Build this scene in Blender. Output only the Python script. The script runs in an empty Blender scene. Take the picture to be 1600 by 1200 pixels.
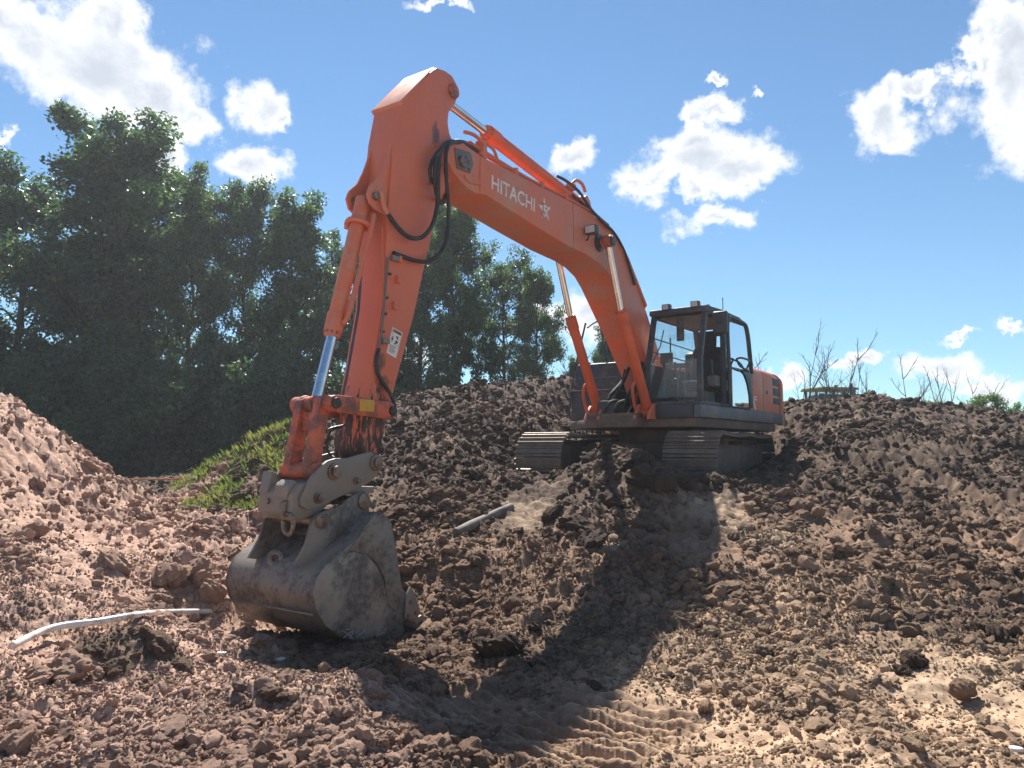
import bpy, bmesh, math, random
import numpy as np
from mathutils import Vector, Matrix
R = math.radians
scene = bpy.context.scene
COL = scene.collection

# ------------------------------------------------------------------ camera
EYE = 1.85
FPX = 1200.0                     # focal length in pixels of a 1600 px wide frame
PITCH = math.atan(100 / 1200)    # horizon lies 100 px below the picture centre
cam_d = bpy.data.cameras.new('camera')
cam_d.sensor_width = 36.0
cam_d.lens = 36.0 * FPX / 1600
cam_d.clip_start = 0.05
cam_d.clip_end = 3000
cam = bpy.data.objects.new('camera', cam_d)
COL.objects.link(cam)
cam.location = (0, 0, EYE)
cam.rotation_euler = (math.pi / 2 + PITCH, 0, 0)
scene.camera = cam

# ------------------------------------------------------------------ light
SUN_EL, SUN_AZ = R(52.0), R(-11.0)          # azimuth from +Y towards +X
SUN_DIR = Vector((math.cos(SUN_EL) * math.sin(SUN_AZ), math.cos(SUN_EL) * math.cos(SUN_AZ), math.sin(SUN_EL)))
sun_d = bpy.data.lights.new('sun', 'SUN')
sun_d.energy = 5.0
sun_d.angle = R(0.6)
sun_d.color = (1.0, 0.95, 0.87)
sun = bpy.data.objects.new('sun', sun_d)
COL.objects.link(sun)
sun.rotation_euler = SUN_DIR.to_track_quat('Z', 'Y').to_euler()
sun.location = (0, 20, 40)
scene.view_settings.view_transform = 'Standard'
scene.view_settings.look = 'None'
scene.view_settings.gamma = 1.0
scene.view_settings.exposure = 1.05
scene.render.resolution_x, scene.render.resolution_y = 1024, 768
scene.cycles.use_denoising = True
scene.cycles.max_bounces = 8
scene.cycles.transparent_max_bounces = 16


def ray(px, py):
    x = (px - 800) / FPX; y = -(py - 600) / FPX
    c, s = math.cos(PITCH), math.sin(PITCH)
    return np.array([x, c - s * y, s + c * y])


def at_depth(px, py, d):
    r = ray(px, py)
    return np.array([0, 0, EYE]) + r * (d / r[1])


# world: physical sky with broken cumulus
world = bpy.data.worlds.new('World')
scene.world = world
world.use_nodes = True
wt = world.node_tree
wt.nodes.clear()


def wn(t, **k):
    n = wt.nodes.new(t)
    for a, b in k.items():
        setattr(n, a, b)
    return n


def wmath(op, a, b=None, c=None, clamp=False):
    n = wt.nodes.new('ShaderNodeMath'); n.operation = op; n.use_clamp = clamp
    for i, v in enumerate((a, b, c)):
        if v is None:
            continue
        if isinstance(v, (int, float)):
            n.inputs[i].default_value = v
        else:
            wt.links.new(v, n.inputs[i])
    return n.outputs[0]


sky = wn('ShaderNodeTexSky', sky_type='NISHITA')
sky.sun_disc = False
sky.sun_elevation = SUN_EL
sky.sun_rotation = SUN_AZ
sky.altitude = 50
sky.air_density = 1.0
sky.dust_density = 0.0
sky.ozone_density = 3.5
geo = wn('ShaderNodeTexCoord')
sep = wn('ShaderNodeSeparateXYZ')
wt.links.new(geo.outputs['Generated'], sep.inputs[0])
az = wmath('ARCTAN2', sep.outputs[0], sep.outputs[1])
el = wmath('ARCSINE', sep.outputs[2])
wv = wn('ShaderNodeTexNoise'); wv.inputs['Scale'].default_value = 13.0; wv.inputs['Detail'].default_value = 7.0; wv.inputs['Roughness'].default_value = .62
wt.links.new(geo.outputs['Generated'], wv.inputs['Vector'])
ws = wn('ShaderNodeSeparateColor'); wt.links.new(wv.outputs['Color'], ws.inputs[0])
az = wmath('MULTIPLY_ADD', wmath('SUBTRACT', ws.outputs[0], .5), .14, az)
el = wmath('MULTIPLY_ADD', wmath('SUBTRACT', ws.outputs[1], .5), .10, el)
# clouds seen in the picture: centre and half sizes in photo pixels
CL = [(55, 70, 110, 62), (165, 105, 140, 80), (250, 160, 92, 58), (10, 35, 70, 36), (305, 195, 52, 38), (180, 40, 60, 50),
      (400, 165, 56, 46), (385, 268, 64, 34), (250, 250, 52, 26), (430, 190, 30, 20), (5, 215, 20, 12),
      (900, 252, 48, 28), (1110, 172, 56, 20), (1125, 125, 14, 10), (1174, 138, 12, 9), (1075, 185, 30, 20),
      (1090, 250, 105, 42), (1150, 268, 84, 34), (1000, 292, 44, 38), (1060, 225, 50, 30), (1125, 343, 74, 22), (1090, 305, 30, 16),
      (1385, 188, 68, 40), (1448, 145, 46, 18), (1402, 150, 26, 32), (1575, 130, 88, 112), (1560, 70, 62, 52), (1610, 210, 70, 56), (1512, 110, 30, 30),
      (935, 490, 62, 48), (870, 482, 38, 22), (1240, 588, 40, 20), (1338, 562, 34, 13), (1465, 572, 70, 26), (1545, 604, 60, 16), (1480, 527, 46, 7), (1570, 508, 26, 9),
      (535, 405, 26, 22), (690, 5, 60, 9), (630, 560, 60, 30)]
ells = []
for cx, cy, rx, ry in CL:
    d0 = ray(cx, cy); d0 /= np.linalg.norm(d0)
    a0, e0 = math.atan2(d0[0], d0[1]), math.asin(d0[2])
    sc = math.cos(math.atan((cx - 800) / FPX)) ** 2
    ells.append((a0, e0, rx / FPX * sc * 1.05, ry / FPX * 0.98))
rw = random.Random(5)                      # the same kind of sky all around
for i in range(26):
    a0 = R(rw.uniform(50, 310)); a0 = a0 if a0 < math.pi else a0 - 2 * math.pi
    e0 = R(rw.uniform(6, 55))
    w0 = R(rw.uniform(3, 9))
    ells.append((a0, e0, w0 / max(.5, math.cos(e0)), w0 * rw.uniform(.4, .7)))
q = None
for a0, e0, ra, re in ells:
    x = wmath('MULTIPLY_ADD', az, 1 / ra, -a0 / ra)
    y = wmath('MULTIPLY_ADD', el, 1 / re, -e0 / re)
    x2 = wmath('MULTIPLY', x, x)
    d2 = wmath('MULTIPLY_ADD', y, y, x2)
    q = d2 if q is None else wmath('SMOOTH_MIN', q, d2, 0.25)
mask = wmath('SUBTRACT', 1.0, wmath('SQRT', wmath('MAXIMUM', wmath('MINIMUM', q, 4.0), 0.0)))
nz = wn('ShaderNodeTexNoise'); nz.noise_dimensions = '3D'
nz.inputs['Scale'].default_value = 11.0; nz.inputs['Detail'].default_value = 10.0
nz.inputs['Roughness'].default_value = 0.6; nz.inputs['Distortion'].default_value = 0.35
wt.links.new(geo.outputs['Generated'], nz.inputs['Vector'])
nz2 = wn('ShaderNodeTexNoise')
nz2.inputs['Scale'].default_value = 38.0; nz2.inputs['Detail'].default_value = 6.0; nz2.inputs['Roughness'].default_value = 0.62
wt.links.new(geo.outputs['Generated'], nz2.inputs['Vector'])
dens = wmath('MULTIPLY_ADD', wmath('SUBTRACT', nz.outputs['Fac'], 0.5), 2.6, wmath('MULTIPLY', mask, 1.5))
soft = dens
dens = wmath('MULTIPLY_ADD', wmath('SUBTRACT', nz2.outputs['Fac'], 0.5), 1.5, dens)
mr = wn('ShaderNodeMapRange', interpolation_type='SMOOTHSTEP')
wt.links.new(dens, mr.inputs['Value'])
mr.inputs['From Min'].default_value = -0.22; mr.inputs['From Max'].default_value = 0.72
mr.inputs['To Max'].default_value = 0.97
core = wn('ShaderNodeMapRange', interpolation_type='SMOOTHSTEP')
wt.links.new(soft, core.inputs['Value'])
core.inputs['From Min'].default_value = .45; core.inputs['From Max'].default_value = 1.7
cc = wn('ShaderNodeMix', data_type='RGBA')
cc.inputs['A'].default_value = (8.6, 8.7, 8.8, 1)
cc.inputs['B'].default_value = (5.2, 5.6, 6.3, 1)
wt.links.new(core.outputs[0], cc.inputs['Factor'])
mx = wn('ShaderNodeMix', data_type='RGBA')
wt.links.new(mr.outputs[0], mx.inputs['Factor'])
tint = wn('ShaderNodeMix', data_type='RGBA', blend_type='MULTIPLY'); tint.inputs['Factor'].default_value = 1.0
tint.inputs['B'].default_value = (.74, .94, 1.0, 1)
wt.links.new(sky.outputs[0], tint.inputs['A'])
wt.links.new(tint.outputs['Result'], mx.inputs['A'])
wt.links.new(cc.outputs['Result'], mx.inputs['B'])
bg = wn('ShaderNodeBackground'); bg.inputs['Strength'].default_value = 0.063
wt.links.new(mx.outputs['Result'], bg.inputs['Color'])
world.cycles.sampling_method = 'MANUAL'; world.cycles.sample_map_resolution = 512
wo = wn('ShaderNodeOutputWorld')
wt.links.new(bg.outputs[0], wo.inputs['Surface'])

# ------------------------------------------------------------------ materials
def new_mat(name):
    m = bpy.data.materials.new(name); m.use_nodes = True
    nt = m.node_tree; nt.nodes.clear()
    out = nt.nodes.new('ShaderNodeOutputMaterial')
    b = nt.nodes.new('ShaderNodeBsdfPrincipled')
    nt.links.new(b.outputs[0], out.inputs['Surface'])
    return m, nt, b, out


class NT:
    def __init__(s, nt): s.nt = nt
    def n(s, t, **k):
        x = s.nt.nodes.new(t)
        for a, b in k.items(): setattr(x, a, b)
        return x
    def link(s, a, b): s.nt.links.new(a, b)
    def noise(s, vec, scale, detail=4, rough=.55, dist=0):
        x = s.n('ShaderNodeTexNoise')
        x.inputs['Scale'].default_value = scale; x.inputs['Detail'].default_value = detail
        x.inputs['Roughness'].default_value = rough; x.inputs['Distortion'].default_value = dist
        if vec is not None: s.link(vec, x.inputs['Vector'])
        return x.outputs['Fac']
    def ramp(s, v, a, b, lo=0., hi=1.):
        x = s.n('ShaderNodeMapRange', interpolation_type='SMOOTHSTEP')
        s.link(v, x.inputs['Value'])
        for k, w in (('From Min', a), ('From Max', b), ('To Min', lo), ('To Max', hi)): x.inputs[k].default_value = w
        return x.outputs[0]
    def mix(s, f, a, b, blend='MIX'):
        x = s.n('ShaderNodeMix', data_type='RGBA', blend_type=blend)
        for k, w in (('Factor', f), ('A', a), ('B', b)):
            if isinstance(w, (int, float)): x.inputs[k].default_value = w
            elif isinstance(w, tuple): x.inputs[k].default_value = (*w[:3], 1)
            else: s.link(w, x.inputs[k])
        return x.outputs['Result']
    def math(s, op, a, b=None):
        x = s.n('ShaderNodeMath', operation=op)
        for i, w in enumerate((a, b)):
            if w is None: continue
            if isinstance(w, (int, float)): x.inputs[i].default_value = w
            else: s.link(w, x.inputs[i])
        return x.outputs[0]
    def bump(s, h, strength, dist, b):
        x = s.n('ShaderNodeBump'); x.inputs['Strength'].default_value = strength; x.inputs['Distance'].default_value = dist
        s.link(h, x.inputs['Height']); s.link(x.outputs[0], b.inputs['Normal'])


def worn(name, col, dirt=(.16, .115, .085), dirt_amt=.35, rough=.5, metal=0., col2=None, scale=3.0, bump=.15, scratch=0., spec=.5):
    """painted or bare metal: two tones, dust in patches, small relief"""
    m, nt, b, out = new_mat(name); k = NT(nt)
    tc = k.n('ShaderNodeTexCoord').outputs['Object']
    n1 = k.noise(tc, scale, 6, .6, .3)
    n2 = k.noise(tc, scale * 9, 5, .65)
    base = k.mix(k.ramp(n1, .3, .7), col, col2 or tuple(c * .82 for c in col))
    f = k.ramp(k.math('MULTIPLY_ADD' if False else 'ADD', n1, k.math('MULTIPLY', n2, .6)), .98 - dirt_amt * .5, 1.1 - dirt_amt * .25)
    f = k.math('MULTIPLY', f, .85)
    c = k.mix(f, base, dirt)
    if scratch:
        n3 = k.noise(tc, scale * 14, 3, .7)
        c = k.mix(k.ramp(n3, .66, .7, 0, scratch), c, (.05, .035, .03))
    k.link(c, b.inputs['Base Color'])
    k.link(k.ramp(n2, .25, .75, max(.05, rough - .12), min(1, rough + .15)), b.inputs['Roughness'])
    b.inputs['Metallic'].default_value = metal
    b.inputs['Specular IOR Level'].default_value = spec
    k.bump(n2, bump, .01, b)
    return m


M = {}
M['orange'] = worn('orange_paint', (.67, .165, .072), (.50, .25, .17), .52, .5, col2=(.58, .145, .070), scale=1.2, bump=.05, scratch=.45)
M['orange_worn'] = worn('orange_paint_worn', (.60, .12, .05), (.10, .06, .045), .62, .5, scale=6, bump=.12, scratch=.9)
M['orange_sunlit'] = worn('orange_paint_sunlit', (.74, .13, .045), (.42, .15, .09), .3, .4, scale=2, bump=.04)  # brighter copy of the orange, with the arm ram's sunlight put into the colour
M['yellow'] = worn('yellow_paint', (.62, .33, .04), (.12, .08, .05), .4, .5, scale=8)
M['steel'] = worn('muddy_steel', (.22, .195, .162), (.27, .215, .165), .55, .5, metal=.2, col2=(.21, .185, .16), scale=3, bump=.12)
M['bucket'] = worn('bucket_steel', (.235, .198, .158), (.085, .058, .045), .50, .5, metal=.15, col2=(.18, .16, .14), scale=2.2, bump=.1)
M['disc'] = worn('scuffed_disc_steel', (.33, .275, .21), (.075, .052, .042), .62, .42, metal=.15, col2=(.22, .20, .19), scale=1.7, bump=.08)
M['pin'] = worn('pin_steel', (.26, .20, .16), (.11, .06, .04), .5, .45, metal=.6, scale=9)
M['dark'] = worn('dark_machine_paint', (.030, .036, .044), (.11, .09, .075), .38, .45, scale=2.5, bump=.06)
M['charcoal'] = worn('charcoal_panel_paint', (.045, .053, .066), (.12, .10, .085), .34, .6, scale=1.8, bump=.04)
M['skirt'] = worn('dusty_grey_skirt_paint', (.085, .095, .11), (.20, .155, .12), .5, .45, scale=1.6, bump=.05)
M['underbody'] = worn('muddy_underbody', (.12, .088, .066), (.19, .13, .092), .55, .85, scale=2.5, bump=.3)
M['shoe'] = worn('track_shoe_steel', (.20, .165, .13), (.15, .105, .075), .62, .5, metal=.25, scale=5, bump=.15)
M['rubber'] = worn('hose_rubber', (.018, .018, .02), (.09, .075, .06), .3, .5, scale=6, bump=.03)
M['chrome'] = worn('chrome_rod', (.72, .74, .78), (.6, .5, .42), .12, .14, metal=1., scale=4, bump=.0)
M['grease'] = worn('greasy_black', (.02, .018, .017), (.07, .05, .04), .4, .35, scale=7)
M['white'] = worn('white_lettering', (.74, .72, .70), (.5, .36, .32), .25, .5, scale=8, bump=0.)
M['lamp'] = worn('lamp_glass', (.62, .60, .58), (.4, .35, .3), .2, .12, scale=14, bump=.05)
M['seat'] = worn('seat_fabric', (.035, .037, .042), (.07, .06, .055), .3, .9, scale=6)
M['trim'] = worn('cab_trim_grey', (.15, .155, .16), (.2, .16, .13), .35, .7, scale=4)
M['tan'] = worn('tan_roof_lining', (.36, .27, .18), (.2, .15, .1), .2, .8, scale=4)
M['sticker'] = worn('white_sticker', (.78, .76, .72), (.5, .45, .4), .25, .5, scale=9, bump=0.)
M['sticker_head'] = worn('faded_sticker_header', (.45, .27, .16), (.3, .2, .15), .25, .5, scale=9, bump=0.)
M['ink'] = worn('black_print', (.05, .05, .055), (.2, .18, .17), .2, .6, scale=9, bump=0.)
M['chalk'] = worn('chalk_mark', (.42, .38, .33), (.2, .17, .14), .3, .9, scale=20, bump=0.)
M['red'] = worn('red_cap', (.5, .05, .04), (.2, .1, .08), .3, .5, scale=8)
M['green'] = worn('green_beacon', (.05, .22, .14), (.1, .1, .08), .3, .3, scale=8)
M['pvc'] = worn('white_plastic_pipe', (.74, .71, .66), (.30, .20, .15), .42, .4, scale=5, bump=.03)
M['greypipe'] = worn('muddy_grey_pipe', (.20, .17, .145), (.11, .078, .058), .5, .8, scale=6, bump=.3)
M['rope'] = worn('orange_rope', (.55, .20, .06), (.2, .1, .06), .3, .8, scale=8)
M['dozer'] = worn('yellow_dozer_paint', (.50, .33, .06), (.1, .08, .06), .4, .5, scale=3)

gm, gnt, gb, go = new_mat('cab_glass'); k = NT(gnt)
gnt.nodes.remove(gb)
tr = k.n('ShaderNodeBsdfTransparent'); tr.inputs[0].default_value = (.86, .92, .92, 1)
gl = k.n('ShaderNodeBsdfGlossy'); gl.inputs['Roughness'].default_value = .04; gl.inputs['Color'].default_value = (.9, .95, 1, 1)
df = k.n('ShaderNodeBsdfDiffuse'); df.inputs[0].default_value = (.42, .40, .36, 1)
tc = k.n('ShaderNodeTexCoord').outputs['Object']
dust = k.ramp(k.noise(tc, 3, 6, .65), .35, .8, .04, .26)
fr = k.n('ShaderNodeFresnel'); fr.inputs[0].default_value = 1.5
m1 = k.n('ShaderNodeMixShader'); k.link(dust, m1.inputs[0]); k.link(tr.outputs[0], m1.inputs[1]); k.link(df.outputs[0], m1.inputs[2])
m2 = k.n('ShaderNodeMixShader'); k.link(fr.outputs[0], m2.inputs[0]); k.link(m1.outputs[0], m2.inputs[1]); k.link(gl.outputs[0], m2.inputs[2])
k.link(m2.outputs[0], go.inputs['Surface'])
M['glass'] = gm

# arm paint: bare dark grease and scuffs towards the bucket end
am, ant, ab, ao = new_mat('arm_paint'); k = NT(ant)
tc = k.n('ShaderNodeTexCoord').outputs['Object']
sp = k.n('ShaderNodeSeparateXYZ'); k.link(tc, sp.inputs[0])
n1 = k.noise(tc, 1.3, 6, .6, .3); n2 = k.noise(tc, 11, 6, .7, .6); n3 = k.noise(tc, 4, 5, .6, .8)
mp = k.n('ShaderNodeMapping'); mp.inputs['Scale'].default_value = (9, 9, 2.2); k.link(tc, mp.inputs[0])
n4 = k.noise(mp.outputs[0], 1.6, 6, .7, .5)
base = k.mix(k.ramp(n1, .3, .7), (.67, .165, .072), (.57, .14, .07))
base = k.mix(k.ramp(n3, .5, .8, 0, .45), base, (.42, .17, .12))
wear = k.ramp(sp.outputs[2], .95, -.55, 0., .36)
f = k.ramp(k.math('ADD', n4, wear), .74, .84)
c = k.mix(f, base, (.035, .026, .024))
f2 = k.ramp(k.math('ADD', n2, k.math('MULTIPLY', wear, .35)), .70, .76)
c = k.mix(f2, c, (.06, .04, .035))
for su, sz, ra_, rz_ in ((6.98, 3.42, .09, .20), (6.80, 3.15, .14, .26), (7.90, .45, .10, .16), (7.85, .20, .14, .12), (7.80, -.05, .16, .10)):
    du = k.math('DIVIDE', k.math('SUBTRACT', sp.outputs[0], su), ra_); dv = k.math('DIVIDE', k.math('SUBTRACT', sp.outputs[2], sz), rz_)
    dd_ = k.math('ADD', k.math('MULTIPLY', du, du), k.math('MULTIPLY', dv, dv))
    c = k.mix(k.ramp(k.math('ADD', k.math('MULTIPLY', dd_, .35), n2), .85, .45, 0, .85), c, (.04, .028, .026))
fy = k.ramp(k.math('ABSOLUTE', k.math('ADD', sp.outputs[1], .165)), .035, .02)
fz = k.ramp(k.math('ABSOLUTE', k.math('SUBTRACT', sp.outputs[2], .8)), 1.1, .7)
c = k.mix(k.ramp(k.math('ADD', k.math('MULTIPLY', fy, fz), k.math('MULTIPLY', n4, .5)), 1.0, 1.2), c, (.035, .026, .026))
k.link(c, ab.inputs['Base Color'])
k.link(k.ramp(n2, .2, .8, .35, .6), ab.inputs['Roughness'])
k.bump(n2, .06, .01, ab)
M['arm'] = am


# ------------------------------------------------------------------ mesh helpers
def link(o, parent=None):
    COL.objects.link(o)
    if parent is not None: o.parent = parent
    return o


def tag(o, label=None, cat=None, group=None, kind=None):
    for k_, v in (('label', label), ('category', cat), ('group', group), ('kind', kind)):
        if v: o[k_] = v
    return o


def empty(name, loc, rz=0):
    o = bpy.data.objects.new(name, None); link(o)
    o.location = loc; o.rotation_euler = (0, 0, rz); o.empty_display_size = .3
    return o


class G:
    """collects shapes; build() links them as one mesh object"""
    def __init__(s): s.v = []; s.f = []
    def add(s, vs, fs):
        o = len(s.v); s.v += [tuple(map(float, p)) for p in vs]; s.f += [tuple(i + o for i in f) for f in fs]
        return s
    def prism(s, prof, l0, l1, axis='y'):
        """profile of (u, z) points extruded from l0 to l1 (axis y), or (l, z) along u (axis x), or (u, l) along z"""
        a = sum(prof[i][0] * prof[(i + 1) % len(prof)][1] - prof[(i + 1) % len(prof)][0] * prof[i][1] for i in range(len(prof)))
        if (a > 0) == (axis != 'y'): prof = list(prof)
        else: prof = list(prof)[::-1]
        n = len(prof)
        mk = {'y': lambda p, t: (p[0], t, p[1]), 'x': lambda p, t: (t, p[0], p[1]), 'z': lambda p, t: (p[0], p[1], t)}[axis]
        vs = [mk(p, l0) for p in prof] + [mk(p, l1) for p in prof]
        fs = [tuple(range(n))[::-1], tuple(range(n, 2 * n))] + [(i, (i + 1) % n, n + (i + 1) % n, n + i) for i in range(n)]
        return s.add(vs, fs)
    def box(s, u0, u1, l0, l1, z0, z1):
        return s.prism([(u0, z0), (u1, z0), (u1, z1), (u0, z1)], l0, l1)
    def tube(s, pts, r, n=10, cap=True):
        P = [Vector(p) for p in pts]; rs = r if isinstance(r, (list, tuple)) else [r] * len(P)
        vs = []; fs = []; up = None
        for i, p in enumerate(P):
            t = (P[min(i + 1, len(P) - 1)] - P[max(i - 1, 0)]).normalized()
            if up is None:
                up = t.orthogonal().normalized()
            up = (up - t * up.dot(t)).normalized(); sd = t.cross(up)
            for j in range(n):
                a = 2 * math.pi * j / n
                vs.append(p + (up * math.cos(a) + sd * math.sin(a)) * rs[i])
        for i in range(len(P) - 1):
            for j in range(n):
                fs.append((i * n + j, i * n + (j + 1) % n, (i + 1) * n + (j + 1) % n, (i + 1) * n + j))
        if cap:
            fs.append(tuple(range(n))[::-1]); fs.append(tuple((len(P) - 1) * n + j for j in range(n)))
        return s.add(vs, fs)
    def ring(s, c, r, rt, normal, n=18, m=8):
        c = Vector(c); nn = Vector(normal).normalized(); a = nn.orthogonal().normalized(); b = nn.cross(a)
        vs = []; fs = []
        for i in range(n):
            t = 2 * math.pi * i / n; d = a * math.cos(t) + b * math.sin(t)
            for j in range(m):
                w = 2 * math.pi * j / m
                vs.append(c + d * (r + rt * math.cos(w)) + nn * rt * math.sin(w))
        for i in range(n):
            for j in range(m):
                fs.append((i * m + j, ((i + 1) % n) * m + j, ((i + 1) % n) * m + (j + 1) % m, i * m + (j + 1) % m))
        return s.add(vs, fs)
    def mesh(s, name, bevel=0., smooth=35, seg=2):
        me = bpy.data.meshes.new(name)
        bm = bmesh.new()
        vv = [bm.verts.new(p) for p in s.v]
        for f in s.f:
            try: bm.faces.new([vv[i] for i in f])
            except ValueError: pass
        bmesh.ops.recalc_face_normals(bm, faces=bm.faces)
        if bevel:
            ed = [e for e in bm.edges if len(e.link_faces) == 2 and e.calc_face_angle(0) > R(28)]
            if ed: bmesh.ops.bevel(bm, geom=ed, offset=bevel, segments=seg, profile=.6, affect='EDGES', clamp_overlap=True)
        bm.to_mesh(me); bm.free()
        if smooth:
            me.polygons.foreach_set('use_smooth', [True] * len(me.polygons))
            me.set_sharp_from_angle(angle=R(smooth))
        return me
    def build(s, name, mat, parent=None, bevel=0., smooth=35, seg=2):
        me = s.mesh(name, bevel, smooth, seg)
        me.materials.append(M[mat] if isinstance(mat, str) else mat)
        return link(bpy.data.objects.new(name, me), parent)


def arc(cx, cz, r, a0, a1, n):
    return [(cx + r * math.cos(R(a0 + (a1 - a0) * i / n)), cz + r * math.sin(R(a0 + (a1 - a0) * i / n))) for i in range(n + 1)]


def smooth_path(pts, n=6):
    P = [Vector(p) for p in pts]; out = []
    for i in range(len(P) - 1):
        p0, p1, p2, p3 = P[max(i - 1, 0)], P[i], P[i + 1], P[min(i + 2, len(P) - 1)]
        for j in range(n):
            t = j / n
            out.append(.5 * (2 * p1 + (p2 - p0) * t + (2 * p0 - 5 * p1 + 4 * p2 - p3) * t * t + (3 * p1 - p0 - 3 * p2 + p3) * t ** 3))
    return out + [P[-1]]


class Frame:
    def __init__(s, cx, cy, cz, yaw):
        s.c = np.array([cx, cy, cz]); a = R(yaw)
        s.F = np.array([-math.sin(a), -math.cos(a), 0]); s.L = np.array([math.cos(a), -math.sin(a), 0])
    def w(s, u, l, z): return s.c + s.F * u + s.L * l + np.array([0, 0, z])
    def hit(s, px, py, l=None, u=None):
        r = ray(px, py); o = np.array([0, 0, EYE]) - s.c
        t = (l - o @ s.L) / (r @ s.L) if l is not None else (u - o @ s.F) / (r @ s.F)
        q_ = o + r * t
        return float(q_ @ s.F), float(q_ @ s.L), float(q_[2])


S = Frame(2.858, 15.248, 2.376, 35)      # the upper structure: u forward, l to its left, z up from the skirt's lower edge
T = Frame(2.858, 15.248, 2.376, 28)      # the undercarriage


# ------------------------------------------------------------------ noise in numpy
def _h(ix, iy, seed):
    h = (ix.astype(np.int64) * 374761393 + iy.astype(np.int64) * 668265263 + seed * 1442695041) & 0xffffffff
    h = ((h ^ (h >> 13)) * 1274126177) & 0xffffffff
    h = ((h ^ (h >> 16)) * 2246822519) & 0xffffffff
    return ((h ^ (h >> 15)) & 0xffffff) / float(0x1000000)


def perlin(x, y, seed=0):
    ix, iy = np.floor(x), np.floor(y); fx, fy = x - ix, y - iy
    u = fx * fx * fx * (fx * (fx * 6 - 15) + 10); v = fy * fy * fy * (fy * (fy * 6 - 15) + 10)
    def g(a, b):
        t = _h(ix + a, iy + b, seed) * 2 * np.pi
        return np.cos(t) * (fx - a) + np.sin(t) * (fy - b)
    a = g(0, 0) * (1 - u) + g(1, 0) * u; b = g(0, 1) * (1 - u) + g(1, 1) * u
    return (a * (1 - v) + b * v) * 1.5


def fbm(x, y, seed, octv=4, gain=.5):
    s = 0; a = 1.; f = 1.
    for i in range(octv):
        s = s + a * perlin(x * f + 17.3 * i, y * f - 9.1 * i, seed + i); a *= gain; f *= 2.03
    return s


def bumps(x, y, cell, prob, seed, rmin=.3, rmax=.75, asp=.7):
    """half buried lumps, one per grid cell at most; returns the height"""
    wx = x + .22 * cell * perlin(x / cell * 2.3, y / cell * 2.3, seed + 50); wy = y + .22 * cell * perlin(x / cell * 2.3 + 7, y / cell * 2.3 + 3, seed + 51)
    gx, gy = np.floor(wx / cell), np.floor(wy / cell)
    out = np.zeros_like(x)
    for a in (-1, 0, 1):
        for b in (-1, 0, 1):
            cx, cy = gx + a, gy + b
            on = _h(cx, cy, seed) < prob
            jx = (cx + .1 + .8 * _h(cx, cy, seed + 1)) * cell; jy = (cy + .1 + .8 * _h(cx, cy, seed + 2)) * cell
            r = cell * (rmin + (rmax - rmin) * _h(cx, cy, seed + 3) ** 2)
            th = _h(cx, cy, seed + 4) * np.pi; st = .75 + .5 * _h(cx, cy, seed + 5)
            dx, dy = wx - jx, wy - jy
            ex = (dx * np.cos(th) + dy * np.sin(th)) * st; ey = (-dx * np.sin(th) + dy * np.cos(th)) / st
            d2 = (np.abs(ex) ** 2.6 + np.abs(ey) ** 2.6) ** (2 / 2.6) / (r * r)
            hgt = r * asp * (.5 + .8 * _h(cx, cy, seed + 6)) * np.clip(1 - d2, 0, 1) ** .85
            out = np.maximum(out, np.where(on, hgt, 0))
    return out


def sstep(x, a, b):
    t = np.clip((x - a) / (b - a), 0, 1); return t * t * (3 - 2 * t)
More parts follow.
